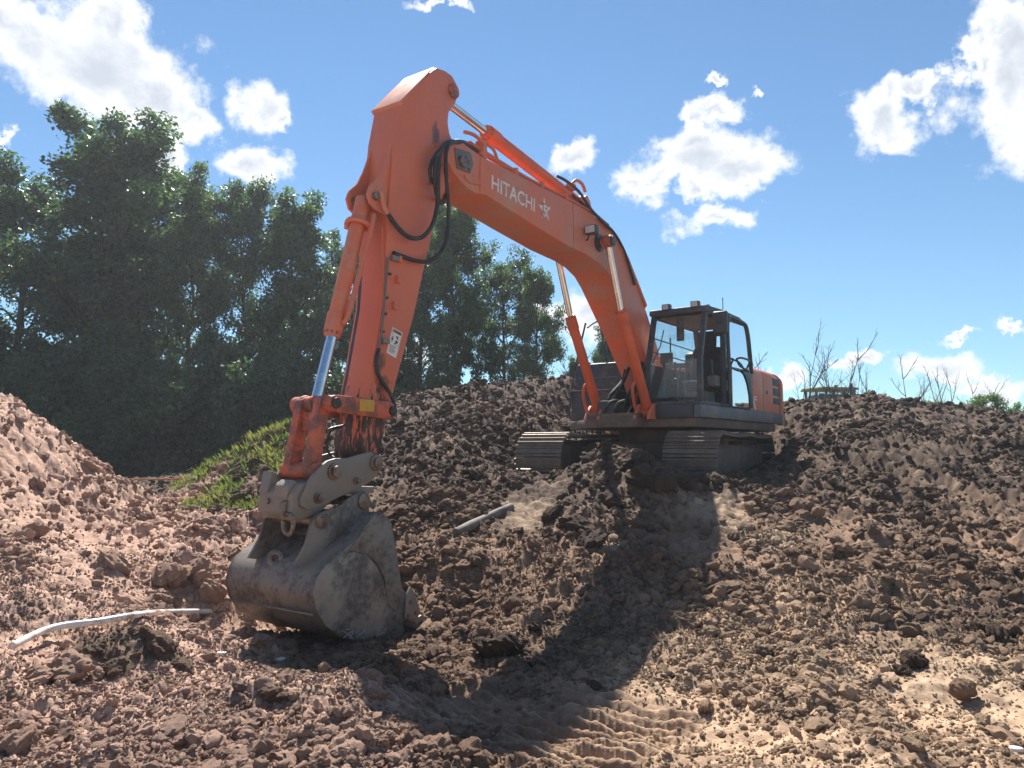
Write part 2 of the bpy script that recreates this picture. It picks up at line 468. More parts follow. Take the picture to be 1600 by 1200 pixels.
# ------------------------------------------------------------------ ground
# points of the ground read off the photograph: pixel and distance; a smooth sheet is laid through them
GP = [  # foreground
    (0, 1200, 4.0), (200, 1200, 4.1), (400, 1190, 4.2), (600, 1200, 4.25), (800, 1200, 4.45), (1000, 1200, 4.4), (1200, 1200, 4.35), (1400, 1200, 4.3), (1600, 1200, 4.25),
    (0, 1090, 4.9), (180, 1090, 5.1), (300, 1075, 5.5), (450, 1085, 5.4), (560, 1095, 5.5), (700, 1120, 5.75), (860, 1100, 5.7), (950, 1130, 5.4), (1250, 1100, 5.6), (1450, 1100, 5.6), (1600, 1090, 5.6),
    (0, 1010, 6.0), (130, 1000, 6.3), (240, 990, 6.6), (330, 985, 7.2), (800, 1020, 7.0), (1000, 1000, 7.2), (1300, 1000, 7.1), (1600, 990, 7.2),
    (0, 900, 7.2), (150, 905, 7.7), (320, 910, 8.6), (680, 900, 9.4), (850, 900, 8.6), (980, 900, 8.5), (1050, 900, 8.5), (1300, 880, 8.6), (1450, 900, 8.5), (1600, 900, 8.6),
    # left heap
    (0, 632, 11.4), (60, 662, 11.8), (120, 702, 12.1), (180, 746, 12.6), (232, 786, 13.4), (0, 720, 9.9), (0, 800, 8.6), (100, 780, 10.4), (110, 850, 9.0), (200, 830, 10.6), (-160, 540, 11.0), (-330, 520, 10.5), (-160, 700, 9.0), (-300, 800, 7.0), (-300, 1000, 5.0),
    (240, 792, 15.5), (210, 790, 16.5), (270, 785, 17.0), (280, 830, 11.6), (300, 800, 13.2), (400, 830, 11.5),
    # grassy bank
    (560, 642, 17.0), (480, 667, 16.6), (410, 690, 16.4), (340, 713, 16.4), (280, 764, 16.2), (330, 785, 13.9), (400, 760, 14.3), (470, 720, 14.8), (460, 790, 12.6), (540, 700, 15.2), (540, 790, 11.8),
    # spoil bank behind
    (610, 634, 18.0), (700, 616, 19.0), (800, 606, 19.6), (880, 604, 19.8), (950, 614, 19.8), (700, 655, 16.6), (820, 645, 16.8), (620, 692, 14.8), (740, 698, 15.2), (870, 680, 16.2), (650, 745, 12.9), (760, 740, 13.5), (640, 810, 10.9), (760, 800, 11.0),
    # the slope below the machine
    (800, 770, 12.3), (840, 758, 13.3), (880, 770, 12.0), (900, 820, 10.4), (990, 716, 12.5), (1000, 760, 11.5), (1000, 830, 9.9), (1080, 756, 12.0), (1120, 760, 11.4), (1120, 840, 9.6),
    # right hand slope
    (1215, 730, 14.6), (1240, 700, 15.5), (1300, 760, 11.7), (1250, 830, 9.8), (1400, 700, 14.3), (1400, 800, 10.8), (1600, 700, 14.6), (1600, 760, 12.6), (1560, 800, 11.4), (1600, 850, 9.6), (1500, 740, 13.0),
    (1240, 648, 18.6), (1300, 629, 19.8), (1400, 632, 20.2), (1480, 642, 19.8), (1540, 650, 19.4), (1600, 660, 19.0), (1320, 665, 16.8), (1480, 665, 16.8), (1750, 690, 18.0), (1750, 900, 8.8), (1750, 1200, 4.3),
]
A = [tuple(at_depth(*g)) for g in GP]
A += [(-2.3, 27, 1.0), (2, 27, 1.3), (-7, 26, .95), (-12, 24, .95), (-10, 17, 1.0), (-14, 14, 1.3), (-17, 9, 1.0), (7, 26, 1.2), (12, 26.5, 1.1), (18, 25, 1.3), (18, 16, 1.9), (16, 8, .6), (14, 2, .1), (-14, 2, .3), (0, 1, .05), (-6, 1, .1), (6, 1, .05), (0, -6, 0), (12, -6, 0), (-12, -6, 0), (0, 34, 1.0), (-16, 34, 1.0), (18, 34, 1.0), (28, 26, 1.0), (-26, 22, 1.0), (26, 6, .5), (-26, 6, .6)]
for u_, l_, z_ in ((0, 1.25, -1.12), (-1.6, 1.25, -1.1), (-3.2, 1.25, -.95), (0, 0, -.95), (-3.3, 0, -.8), (0, -1.5, -1.0), (-1.8, -1.5, -.9), (-3.3, -1.5, -.65), (1.4, -.2, -.9), (2.1, 1.25, -1.1), (1.6, -1.5, -1.1), (-1, 2.1, -1.05), (.6, 2.1, -1.1), (-2.4, 2.1, -.95)):
    A.append(tuple(T.w(u_, l_, z_)))
for u_, l_, z_ in ((8.5, .7, -2.53), (7.55, .7, -2.50), (8.5, -.8, -2.53), (7.6, -.8, -2.48), (9.2, 0, -2.50), (9.3, .8, -2.56), (7.2, .8, -2.40), (8.3, 1.2, -2.58), (7.4, 1.4, -2.46), (9.3, -1.0, -2.45), (8.0, 0, -2.52)):
    A.append(tuple(S.w(u_, l_, z_)))
A = np.array(A)


def _tps(r2): return .5 * r2 * np.log(r2 + 1e-9)


_n = len(A)
_K = _tps(((A[:, None, :2] - A[None, :, :2]) ** 2).sum(-1)) + np.eye(_n) * .12
_P = np.c_[np.ones(_n), A[:, :2]]
_W = np.linalg.solve(np.block([[_K, _P], [_P.T, np.zeros((3, 3))]]), np.r_[A[:, 2], 0, 0, 0])


def base_z(x, y):
    z = _W[_n] + _W[_n + 1] * x + _W[_n + 2] * y
    for i in range(_n):
        z = z + _W[i] * _tps((x - A[i, 0]) ** 2 + (y - A[i, 1]) ** 2)
    r = np.hypot(x, y - 10)
    far = sstep(r, 19, 27)
    return np.clip(z, -1.5, 6) * (1 - far) + far * 1.0


def strip(x, y, a, b, w):
    """a caterpillar lane from a to b: coordinates along and across, and its mask"""
    a = np.array(a); b = np.array(b); L_ = np.linalg.norm(b - a); t = (b - a) / L_
    s_ = (x - a[0]) * t[0] + (y - a[1]) * t[1]; c_ = -(x - a[0]) * t[1] + (y - a[1]) * t[0]
    wob = .12 * perlin(s_ * 1.1, c_ * 1.1, 91)
    m = (1 - sstep(np.abs(c_ + wob), w * .40, w * .58)) * sstep(s_ + wob, -.15, .2) * (1 - sstep(s_ + wob, L_ - .3, L_ + .15))
    return s_, c_, m


def g2(px, py, d): p = at_depth(px, py, d); return (p[0], p[1])


LANES = [(g2(985, 1085, 5.9), g2(830, 1230, 4.2), 1.0, .085, .15), (g2(800, 1085, 6.0), g2(560, 1150, 5.1), .8, .04, .15),
         (g2(1118, 770, 11.2), g2(1090, 880, 8.8), .9, .04, .18), (g2(850, 760, 12.6), g2(800, 830, 10.2), .8, .025, .18)]


PILES = [(-3.0, 6.0, .32, .15), (-2.7, 6.0, .26, .13), (-1.55, 5.2, .35, .12), (-1.05, 5.35, .3, .12), (1.9, 11.4, .5, .25), (1.1, 10.3, .45, .2), (.8, 9.9, .4, .15)] + [(*T.w(u_, l_, 0)[:2], r_, h_) for u_, l_, r_, h_ in ((2.35, -.2, .45, .26), (1.9, .15, .4, .18), (-1.0, 2.3, .5, .14), (-2.6, 2.3, .5, .12))]


def terrain(x, y):
    """height, and how lumpy and what kind of soil"""
    z = base_z(x, y)
    rr = np.hypot(x, y)
    near = 1 - sstep(rr, 24, 34)
    z = z + near * (.10 * fbm(x * .55, y * .55, 3, 3) + .05 * fbm(x * 1.7, y * 1.7, 9, 3))
    for cx_, cy_, cr, ch_ in PILES:
        z = z + ch_ * np.exp(-((x - cx_) ** 2 + (y - cy_) ** 2) / (cr * cr))
    lane = np.zeros_like(z); rid = np.zeros_like(z)
    for a, b, w, dep, pit in LANES:
        s_, c_, m = strip(x, y, a, b, w)
        wv = np.abs(((s_ + .012 * perlin(s_ * 3, c_ * 2.5, 33)) / pit) % 1 - .5) * 2
        rid = np.maximum(rid, m * 1) if False else rid + m * dep * (sstep(wv, .5, .8) - .5) * (.55 + .6 * np.clip(perlin(c_ * 2.2, s_ * 1.7, 61) + .5, 0, 1))
        lane = np.maximum(lane, m)
    # long scrape marks running down the right hand slope
    a, b = g2(1330, 690, 14.6), g2(1640, 890, 9.0)
    s_, c_, m = strip(x, y, a, b, 4.2)
    gr = perlin(c_ * 3.1 + .2 * perlin(s_ * .5, c_, 7), s_ * .16, 71) + .5 * perlin(c_ * 7, s_ * .25, 72)
    m = m * sstep(fbm(x * .5 + 4, y * .5, 77, 2), -.45, .1)
    rid = rid + m * .20 * gr
    scr = m
    # the ground is pressed flat under the bucket
    bu = (x - S.c[0]) * S.F[0] + (y - S.c[1]) * S.F[1]; bl = (x - S.c[0]) * S.L[0] + (y - S.c[1]) * S.L[1]
    under = (1 - sstep(np.abs(bu - 8.35), .75, 1.15)) * (1 - sstep(np.abs(bl + .05), .75, 1.2))
    # how rough: soft lanes and compacted flats are smooth
    flat = sstep(fbm(x * .45 + 11, y * .45 + 5, 21, 3), .0, .5)
    right_flat = sstep(x, -.3, 1.2) * (1 - sstep(y, 5.6, 7.2))
    flat2 = sstep(fbm(x * .55 + 3, y * .55 + 8, 23, 3), -.35, .1)
    rough = np.clip(1.0 - .45 * flat - .7 * right_flat * flat2, .15, 1) * (1 - .85 * lane) * (1 - .6 * scr) * near * (.72 + .28 * sstep(x / np.maximum(y, .5), -.55, -.35)) * (1 - .85 * under)
    lump = (bumps(x, y, 1.25, .45, 100, .22, .5, .38) * .6 * sstep(rr, 6, 11) + bumps(x, y, .62, .5, 110, .22, .5, .5) * .5 + bumps(x + 3, y, .33, .6, 120, .22, .55, .6) * .6
            + bumps(x, y + 5, .17, .7, 130, .3, .7, .7) * .7)
    lump = lump + .7 * bumps(x + 2, y + 1, .085, .75, 140, .3, .7, .8) * (1 - sstep(rr, 12, 18))
    lump = lump + .6 * bumps(x + 1, y + 3, .045, .8, 150, .3, .7, .8) * (1 - sstep(rr, 7, 10))
    z = z + rid + lump * rough + (1 - sstep(rr, 12, 18)) * (.022 * fbm(x * 13, y * 13, 47, 3, .6) + .016 * np.abs(fbm(x * 24, y * 24, 48, 2, .6))) * (.45 + .55 * rough) * (1 - .6 * right_flat * flat2) * (1 - .3 * lane) + near * sstep(rr, 9, 13) * (.075 * fbm(x * 3.6, y * 3.6, 57, 4, .62) + .05 * np.abs(fbm(x * 9, y * 9, 58, 2))) + near * (.018 * fbm(x * 7, y * 7, 41, 3) + .03 * np.abs(fbm(x * 3.3, y * 3.3, 44, 3)) * rough)
    return z, rough, lane, scr


def soil_colour(x, y, rough):
    n = fbm(x * .5, y * .5, 200, 4); n2 = fbm(x * 2.6, y * 2.6, 210, 4)
    ang = x / np.maximum(y, .5)
    pink = 1 - sstep(ang + .07 * n, -.40, -.24)
    pink = np.maximum(pink, (1 - sstep(ang + .1 * n, -.25, .0)) * (1 - sstep(y + .4 * n, 5.0, 6.0)) * .8)
    pink = pink * (1 - sstep(y, 15, 17))
    damp = sstep(y + 1.6 * n - .18 * np.abs(x - 1), 8.4, 12.0)
    damp = np.maximum(damp, .62 * sstep(n + .35 * n2, -.05, .5) * sstep(y, 6.0, 7.5))
    tan = sstep(x + .7 * n, .2, 1.9) * (1 - sstep(y + .8 * n, 6.0, 9.0))
    c = np.array([.235, .150, .100])[None] * np.ones((x.size, 1))
    def to(col, f): 
        nonlocal c
        c = c * (1 - f[:, None]) + np.array(col)[None] * f[:, None]
    f_ = lambda a: np.clip(a.ravel(), 0, 1)
    to((.47, .325, .215), f_(tan * .9))
    to((.090, .060, .043), f_(damp))
    to((.45, .295, .225), f_(pink))
    for cx_, cy_, cr, ch_ in PILES[:2]:
        to((.16, .104, .072), f_(1 - sstep(np.hypot(x - cx_, y - cy_) / cr + .3 * n2, .7, 1.2)))
    # pale dry crusts and dark clay
    to((.36, .255, .17), f_(.6 * sstep(n2 + .5 * n, .42, .75) * (1 - damp) * (1 - pink)))
    to((.25, .18, .125), f_(.5 * sstep(fbm(x * 1.1 + 30, y * 1.1, 230, 3), .42, .62) * damp))
    for cx_, cy_, cr in ((.28, 11.0, .5), (1.2, 9.3, .35), (2.75, 10.4, .6), (3.1, 9.2, .5), (2.2, 6.4, .5), (3.4, 6.0, .7)):
        to((.38, .28, .19), f_(.6 * (1 - sstep(np.hypot(x - cx_, (y - cy_) * .7) / cr + .5 * n2, .5, .9))))
    to((.13, .085, .062), f_(.55 * sstep(-n2, .3, .7) * (1 - damp)))
    # turf on the bank
    bank = sstep(fbm(x * .9, y * .9, 240, 3), -.35, .15) * sstep(ang, -.46, -.42) * (1 - sstep(ang, -.30, -.24)) * sstep(y, 12.3, 13.3) * (1 - sstep(y, 18, 20))
    to((.085, .085, .035), f_(bank * .7))
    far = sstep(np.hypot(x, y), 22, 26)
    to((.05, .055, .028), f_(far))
    return c, bank


# one sheet from the camera's feet to the horizon, finest where the picture looks
th = np.concatenate([np.linspace(-180, -52, 50)[:-1], np.linspace(-52, -36, 90)[:-1], np.linspace(-36, 36, 780), np.linspace(36, 52, 90)[1:], np.linspace(52, 180, 50)[1:-1]])
rad = np.concatenate([[0.3, .8, 1.4, 2.0, 2.6, 3.0], 3.3 * (26 / 3.3) ** np.linspace(0, 1, 560), 26 * (2500 / 26) ** np.linspace(0, 1, 50)[1:]])
TH, RR = np.meshgrid(R(1) * th, rad)
gx = (RR * np.sin(TH)); gy = (RR * np.cos(TH))
gz, grough, glane, gscr = terrain(gx, gy)
nr, ntn = gx.shape
gv = np.stack([gx, gy, gz], -1).reshape(-1, 3)
ii = np.arange(nr - 1)[:, None] * ntn; jj = np.arange(ntn)[None]
j2 = (jj + 1) % ntn
gf = np.stack([ii + jj, ii + j2, ii + ntn + j2, ii + ntn + jj], -1).reshape(-1, 4)[:, ::-1]
cen = len(gv)
gv = np.vstack([gv, [[0, 0, gz[0].mean()]]])
cap = np.stack([np.full(ntn, cen), (np.arange(ntn) + 1) % ntn, np.arange(ntn)], -1)


def np_mesh(name, v, quads=None, tris=None, smooth=True):
    me = bpy.data.meshes.new(name)
    nq = 0 if quads is None else len(quads); nt_ = 0 if tris is None else len(tris)
    me.vertices.add(len(v)); me.vertices.foreach_set('co', np.asarray(v, np.float32).ravel())
    idx = np.concatenate([a.ravel() for a in (quads, tris) if a is not None]).astype(np.int32)
    st = np.concatenate([np.arange(nq) * 4, nq * 4 + np.arange(nt_) * 3]).astype(np.int32)
    me.loops.add(len(idx)); me.loops.foreach_set('vertex_index', idx)
    me.polygons.add(nq + nt_); me.polygons.foreach_set('loop_start', st)
    me.update(calc_edges=True); me.validate()
    if smooth: me.polygons.foreach_set('use_smooth', np.ones(nq + nt_, bool))
    return me


def soil_mat(name, src):
    m, nt, b, out = new_mat(name); k = NT(nt)
    if src == 'object':
        col = k.n('ShaderNodeObjectInfo').outputs['Color']
        tc = k.n('ShaderNodeTexCoord').outputs['Object']; sc = 2.0
    else:
        at = k.n('ShaderNodeAttribute', attribute_name='soil', attribute_type='INSTANCER' if src == 'inst' else 'GEOMETRY')
        col = at.outputs['Color']
        tc = k.n('ShaderNodeTexCoord').outputs['Object']; sc = 2.0 if src == 'inst' else 1.
    n1 = k.noise(tc, 9 * sc, 8, .68, .2); n2 = k.noise(tc, 38 * sc, 6, .7); n3 = k.noise(tc, 2.2 * sc, 5, .6)
    c = k.mix(1.0, col, k.mix(k.ramp(n1, .3, .72), (.68, .66, .64), (1.28, 1.27, 1.26)), 'MULTIPLY')
    c = k.mix(k.ramp(n2, .62, .74, 0, .35), c, (.40, .31, .24))
    c = k.mix(k.ramp(n2, .40, .28, 0, .45), c, (.05, .036, .028))
    c = k.mix(k.ramp(n3, .58, .75, 0, .30), c, k.mix(1.0, c, (1.5, 1.45, 1.4), 'MULTIPLY'))
    k.link(c, b.inputs['Base Color'])
    b.inputs['Roughness'].default_value = .92
    b.inputs['Specular IOR Level'].default_value = .25
    h = k.math('ADD', k.math('MULTIPLY', n1, 1.0), k.math('MULTIPLY', n2, .45))
    k.bump(h, .75, .028 if src == 'ground' else .05, b)
    return m


M['soil'] = soil_mat('soil', 'ground'); M['clod'] = soil_mat('clod_soil', 'object'); M['rubble'] = soil_mat('rubble_soil', 'inst')
gme = np_mesh('ground', gv, gf, cap)
gc, gbank = soil_colour(gx.ravel(), gy.ravel(), grough.ravel())
gc = np.vstack([gc, gc[:1]])
att = gme.attributes.new('soil', 'FLOAT_COLOR', 'POINT')
att.data.foreach_set('color', np.c_[gc, np.ones(len(gc))].astype(np.float32).ravel())
gme.materials.append(M['soil'])
ground = link(bpy.data.objects.new('ground', gme)); ground['kind'] = 'structure'
ground['label'] = 'churned brown and reddish earth of the building site'


# --- lumps of earth and stones
def clod_mesh(seed, sub, sharp):
    bm = bmesh.new(); bmesh.ops.create_icosphere(bm, subdivisions=sub, radius=1.)
    rg = np.random.RandomState(seed)
    v = np.array([p.co[:] for p in bm.verts]); n = v.copy()
    # cut by random planes for a broken look, then roughen
    for i in range(rg.randint(7, 13)):
        d = rg.normal(size=3); d /= np.linalg.norm(d); c = rg.uniform(.55, .92)
        ov = np.maximum(v @ d - c, 0); v -= ov[:, None] * d[None] * sharp
    o = rg.uniform(0, 99, 3)
    for f, a in ((1.7, .22), (3.6, .15), (7.5, .08)):
        v += n * (a * (perlin(v[:, 0] * f + o[0] + v[:, 2] * f * .7, v[:, 1] * f + o[1] - v[:, 2] * f * .6, seed)))[:, None]
    v *= rg.uniform(.8, 1.2, 3)[None]; v[:, 2] *= rg.uniform(.62, .85)
    for p, q_ in zip(bm.verts, v): p.co = q_
    me = bpy.data.meshes.new('clod'); bm.to_mesh(me); bm.free()
    me.polygons.foreach_set('use_smooth', [True] * len(me.polygons)); me.set_sharp_from_angle(angle=R(24))
    return me


big = [clod_mesh(10 + i, 4, .75) for i in range(10)]
for m_ in big: m_.materials.append(M['clod'])
small = [clod_mesh(40 + i, 3, .8) for i in range(9)]
rg = np.random.RandomState(4)


def rubble_prob(x, y):
    z, rough, lane, scr = terrain(x, y)
    fl_ = .16 + .26 * sstep(np.hypot(x, y), 9, 13)
    p = np.maximum(rough, fl_) * (fl_ + (1 - fl_) * sstep(fbm(x * .6, y * .6, 301, 4), -.1, .5)) * (1 - .6 * scr) * (1 - .9 * lane) * (.5 + .5 * sstep(x / np.maximum(y, .5), -.5, -.3))
    return z, p


def scatter(n, r0, r1, s0, s1, power, pw=1.):
    t = R(1) * rg.uniform(-50, 50, n); r = (r0 ** pw + (r1 ** pw - r0 ** pw) * rg.uniform(0, 1, n)) ** (1 / pw)
    x, y = r * np.sin(t), r * np.cos(t)
    z, p = rubble_prob(x, y)
    keep = rg.uniform(0, 1, n) < p
    x, y, z = x[keep], y[keep], z[keep]
    s_ = s0 * (s1 / s0) ** (rg.uniform(0, 1, len(x)) ** power)
    return np.stack([x, y, z + s_ * .12, s_], -1)


def on_ground(px, py, d0=3.5, d1=30., bare=False):
    """where the ray through a pixel meets the ground"""
    r = ray(px, py); ds = np.arange(d0, d1, .02); P_ = np.array([0, 0, EYE])[None] + r[None] * (ds / r[1])[:, None]
    z_ = terrain(P_[:, 0], P_[:, 1])[0] if not bare else base_z(P_[:, 0], P_[:, 1])
    i = np.argmax(P_[:, 2] < z_); return P_[i]


# lumps that can be told apart in the photograph: pixel, distance, radius in pixels, tone
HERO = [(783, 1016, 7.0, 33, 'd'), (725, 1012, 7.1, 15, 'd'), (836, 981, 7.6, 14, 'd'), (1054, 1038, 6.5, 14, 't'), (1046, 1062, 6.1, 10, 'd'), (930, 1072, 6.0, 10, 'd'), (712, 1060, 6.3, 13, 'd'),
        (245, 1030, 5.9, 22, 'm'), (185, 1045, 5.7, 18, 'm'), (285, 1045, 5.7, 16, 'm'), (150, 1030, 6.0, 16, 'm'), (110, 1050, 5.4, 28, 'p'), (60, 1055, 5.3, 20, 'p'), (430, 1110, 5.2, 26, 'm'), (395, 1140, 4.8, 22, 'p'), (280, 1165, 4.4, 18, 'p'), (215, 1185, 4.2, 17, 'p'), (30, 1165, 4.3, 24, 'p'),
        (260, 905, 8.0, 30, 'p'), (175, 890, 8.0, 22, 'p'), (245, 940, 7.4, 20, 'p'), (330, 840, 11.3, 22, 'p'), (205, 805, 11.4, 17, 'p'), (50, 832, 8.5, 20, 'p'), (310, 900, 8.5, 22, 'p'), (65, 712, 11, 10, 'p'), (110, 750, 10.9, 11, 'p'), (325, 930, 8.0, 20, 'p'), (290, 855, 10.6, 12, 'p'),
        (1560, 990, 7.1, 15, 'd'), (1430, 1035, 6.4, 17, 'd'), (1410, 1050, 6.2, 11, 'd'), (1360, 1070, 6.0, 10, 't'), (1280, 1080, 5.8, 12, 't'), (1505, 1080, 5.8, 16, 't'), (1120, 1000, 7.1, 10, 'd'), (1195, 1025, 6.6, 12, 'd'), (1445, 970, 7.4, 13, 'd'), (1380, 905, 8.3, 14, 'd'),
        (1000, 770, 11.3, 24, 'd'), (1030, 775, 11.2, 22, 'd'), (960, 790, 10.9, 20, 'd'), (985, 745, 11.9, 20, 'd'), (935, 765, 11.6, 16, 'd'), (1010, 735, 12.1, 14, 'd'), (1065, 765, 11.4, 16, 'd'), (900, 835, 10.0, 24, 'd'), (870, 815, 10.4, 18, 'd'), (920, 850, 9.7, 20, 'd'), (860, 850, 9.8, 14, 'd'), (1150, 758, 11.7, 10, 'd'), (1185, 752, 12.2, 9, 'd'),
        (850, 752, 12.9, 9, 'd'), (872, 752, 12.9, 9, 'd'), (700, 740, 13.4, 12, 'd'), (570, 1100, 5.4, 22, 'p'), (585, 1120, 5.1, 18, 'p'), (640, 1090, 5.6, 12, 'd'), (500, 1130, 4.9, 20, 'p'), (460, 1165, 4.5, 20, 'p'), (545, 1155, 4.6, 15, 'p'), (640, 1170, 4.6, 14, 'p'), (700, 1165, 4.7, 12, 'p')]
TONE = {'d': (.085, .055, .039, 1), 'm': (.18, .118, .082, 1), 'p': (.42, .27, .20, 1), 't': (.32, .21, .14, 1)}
hx = []
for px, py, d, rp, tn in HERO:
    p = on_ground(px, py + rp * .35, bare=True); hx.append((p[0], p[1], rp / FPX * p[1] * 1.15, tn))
rest = scatter(3400, 3.7, 16, .04, .12, 2.2, 1.3)
rest = rest[np.abs(rest[:, 0] / rest[:, 1]) < .7]
rest = rest[np.argsort(-rest[:, 3] / np.hypot(rest[:, 0], rest[:, 1]))][:300 - len(hx)]
for x, y, z, s_ in rest: hx.append((x, y, s_, None))
hxy = np.array([(a, b) for a, b, _, _ in hx])
hz, hr, _, _ = terrain(hxy[:, 0], hxy[:, 1])
hz = np.maximum(base_z(hxy[:, 0], hxy[:, 1]), hz - .05)
hcol, _ = soil_colour(hxy[:, 0], hxy[:, 1], hr)
rr_ = random.Random(8)
for i, (x, y, s_, tn) in enumerate(hx):
    o = bpy.data.objects.new('clod', big[i % len(big)])
    o.location = (x, y, hz[i] + s_ * (.36 if tn else .15))
    o.rotation_euler = (rr_.uniform(-.5, .5), rr_.uniform(-.5, .5), rr_.uniform(0, 6.28))
    o.scale = (s_, s_ * rr_.uniform(.8, 1.1), s_ * rr_.uniform(.75, 1.05))
    kf = rr_.uniform(.85, 1.3)
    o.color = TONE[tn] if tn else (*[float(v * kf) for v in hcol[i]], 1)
    link(o, ground)
def crumbs(n, r0, r1, s0, s1):
    t = R(1) * rg.uniform(-50, 50, n); r = r0 + (r1 - r0) * rg.uniform(0, 1, n) ** 1.1
    x, y = r * np.sin(t), r * np.cos(t); z, rough, lane, scr = terrain(x, y)
    keep = rg.uniform(0, 1, n) < (.25 + .7 * sstep(fbm(x * 1.9, y * 1.9, 333, 3), -.3, .4)) * (1 - .9 * lane) * (.25 + .75 * sstep(rough, .3, .6))
    s_ = s0 * (s1 / s0) ** (rg.uniform(0, 1, n) ** 1.5)
    return np.stack([x, y, z + s_ * .2, s_], -1)[keep]


pts = np.vstack([crumbs(340000, 3.3, 10, .004, .016), scatter(200000, 3.3, 11, .005, .03, 1.7, .9), scatter(84000, 4, 18, .012, .07, 2.3, 1.1), scatter(92000, 8, 24, .022, .11, 2.4, 1.1)])
pr = np_mesh('loose_rubble', pts[:, :3], tris=np.array([[0, 1, 2]]))
bmx = bmesh.new(); bmx.from_mesh(pr); bmesh.ops.delete(bmx, geom=list(bmx.faces), context='FACES_ONLY'); bmx.to_mesh(pr); bmx.free()
npt = len(pr.vertices)
pc, _ = soil_colour(pts[:, 0], pts[:, 1], pts[:, 2])
pc = pc * rg.uniform(.85, 1.6, (npt, 1))
at_ = pr.attributes.new('soil', 'FLOAT_COLOR', 'POINT'); at_.data.foreach_set('color', np.c_[pc, np.ones(npt)].astype(np.float32).ravel())
at_ = pr.attributes.new('size', 'FLOAT_VECTOR', 'POINT'); at_.data.foreach_set('vector', (pts[:, 3:4] * rg.uniform(.75, 1.25, (npt, 3))).astype(np.float32).ravel())
at_ = pr.attributes.new('turn', 'FLOAT_VECTOR', 'POINT'); at_.data.foreach_set('vector', (rg.uniform(-1, 1, (npt, 3)) * np.array([[.7, .7, 3.14]])).astype(np.float32).ravel())
ccol = bpy.data.collections.new('rubble_shapes')
for m_ in small:
    m_.materials.append(M['rubble']); ccol.objects.link(bpy.data.objects.new('clod_shape', m_))
rub = link(bpy.data.objects.new('loose_rubble', pr), ground); rub['kind'] = 'stuff'
ng = bpy.data.node_groups.new('scatter_rubble', 'GeometryNodeTree')
ng.interface.new_socket('Geometry', in_out='INPUT', socket_type='NodeSocketGeometry'); ng.interface.new_socket('Geometry', in_out='OUTPUT', socket_type='NodeSocketGeometry')
gi = ng.nodes.new('NodeGroupInput'); gout = ng.nodes.new('NodeGroupOutput')
ip = ng.nodes.new('GeometryNodeInstanceOnPoints'); ci = ng.nodes.new('GeometryNodeCollectionInfo')
ci.inputs['Collection'].default_value = ccol; ci.inputs['Separate Children'].default_value = True; ci.inputs['Reset Children'].default_value = True
ip.inputs['Pick Instance'].default_value = True
na = ng.nodes.new('GeometryNodeInputNamedAttribute'); na.data_type = 'FLOAT_VECTOR'; na.inputs['Name'].default_value = 'size'
nb = ng.nodes.new('GeometryNodeInputNamedAttribute'); nb.data_type = 'FLOAT_VECTOR'; nb.inputs['Name'].default_value = 'turn'
ng.links.new(gi.outputs[0], ip.inputs['Points']); ng.links.new(ci.outputs[0], ip.inputs['Instance'])
ng.links.new(na.outputs[0], ip.inputs['Scale']); ng.links.new(nb.outputs[0], ip.inputs['Rotation']); ng.links.new(ip.outputs[0], gout.inputs[0])
md = rub.modifiers.new('scatter', 'NODES'); md.node_group = ng
# ------------------------------------------------------------------ excavator
BASE = 1.06
ex = empty('excavator', (S.c[0], S.c[1], BASE), R(-125))
tag(ex, 'large dusty orange tracked excavator on the earth bank, bucket resting on the ground', 'excavator')
OFF = (0, 0, S.c[2] - BASE)


def part(g, name, mat, bevel=.008, smooth=35, seg=2, under=None, uc=False):
    o = g.build(name, mat, under or ex, bevel, smooth, seg)
    if under is None:
        o.location = OFF
        if uc: o.rotation_euler = (0, 0, R(7))
    return o


def pins(lst):
    return [S.hit(*a[:2], l=a[2]) for a in lst]


def pz(px, py, l): q_ = S.hit(px, py, l=l); return (q_[0], q_[2])


# --- boom
BW = .33
bt = [(6.88, 3.22), (6.80, 3.37), (6.6, 3.43), (6.13, 3.37), (5.0, 3.37), (3.92, 3.38), (3.3, 3.37), (2.85, 3.30), (2.5, 3.20), (2.2, 3.06), (1.85, 2.79), (1.5, 2.45), (1.16, 2.10), (.7, 1.50), (.30, .95), (.08, .62), (.06, .46), (.16, .33), (.34, .28), (.52, .36), (.85, .86), (1.5, 1.52), (2.09, 2.05), (2.36, 2.30), (2.6, 2.47), (2.9, 2.57), (3.26, 2.62), (3.99, 2.65), (5.0, 2.75), (6.05, 2.87), (6.3, 2.83), (6.5, 2.86), (6.75, 2.97), (6.87, 3.1)]
boom = part(G().prism(bt, -BW, BW), 'boom', 'orange', .018)
part(G().prism([(x, z + (.0)) for x, z in [(2.88, 3.305), (2.5, 3.205), (2.2, 3.065), (1.85, 2.795), (1.5, 2.455), (1.14, 2.085), (1.09, 2.125), (1.47, 2.505), (1.82, 2.85), (2.17, 3.12), (2.48, 3.26), (2.88, 3.36)]], -.36, .36), 'top_plate', 'orange', .006, under=boom)
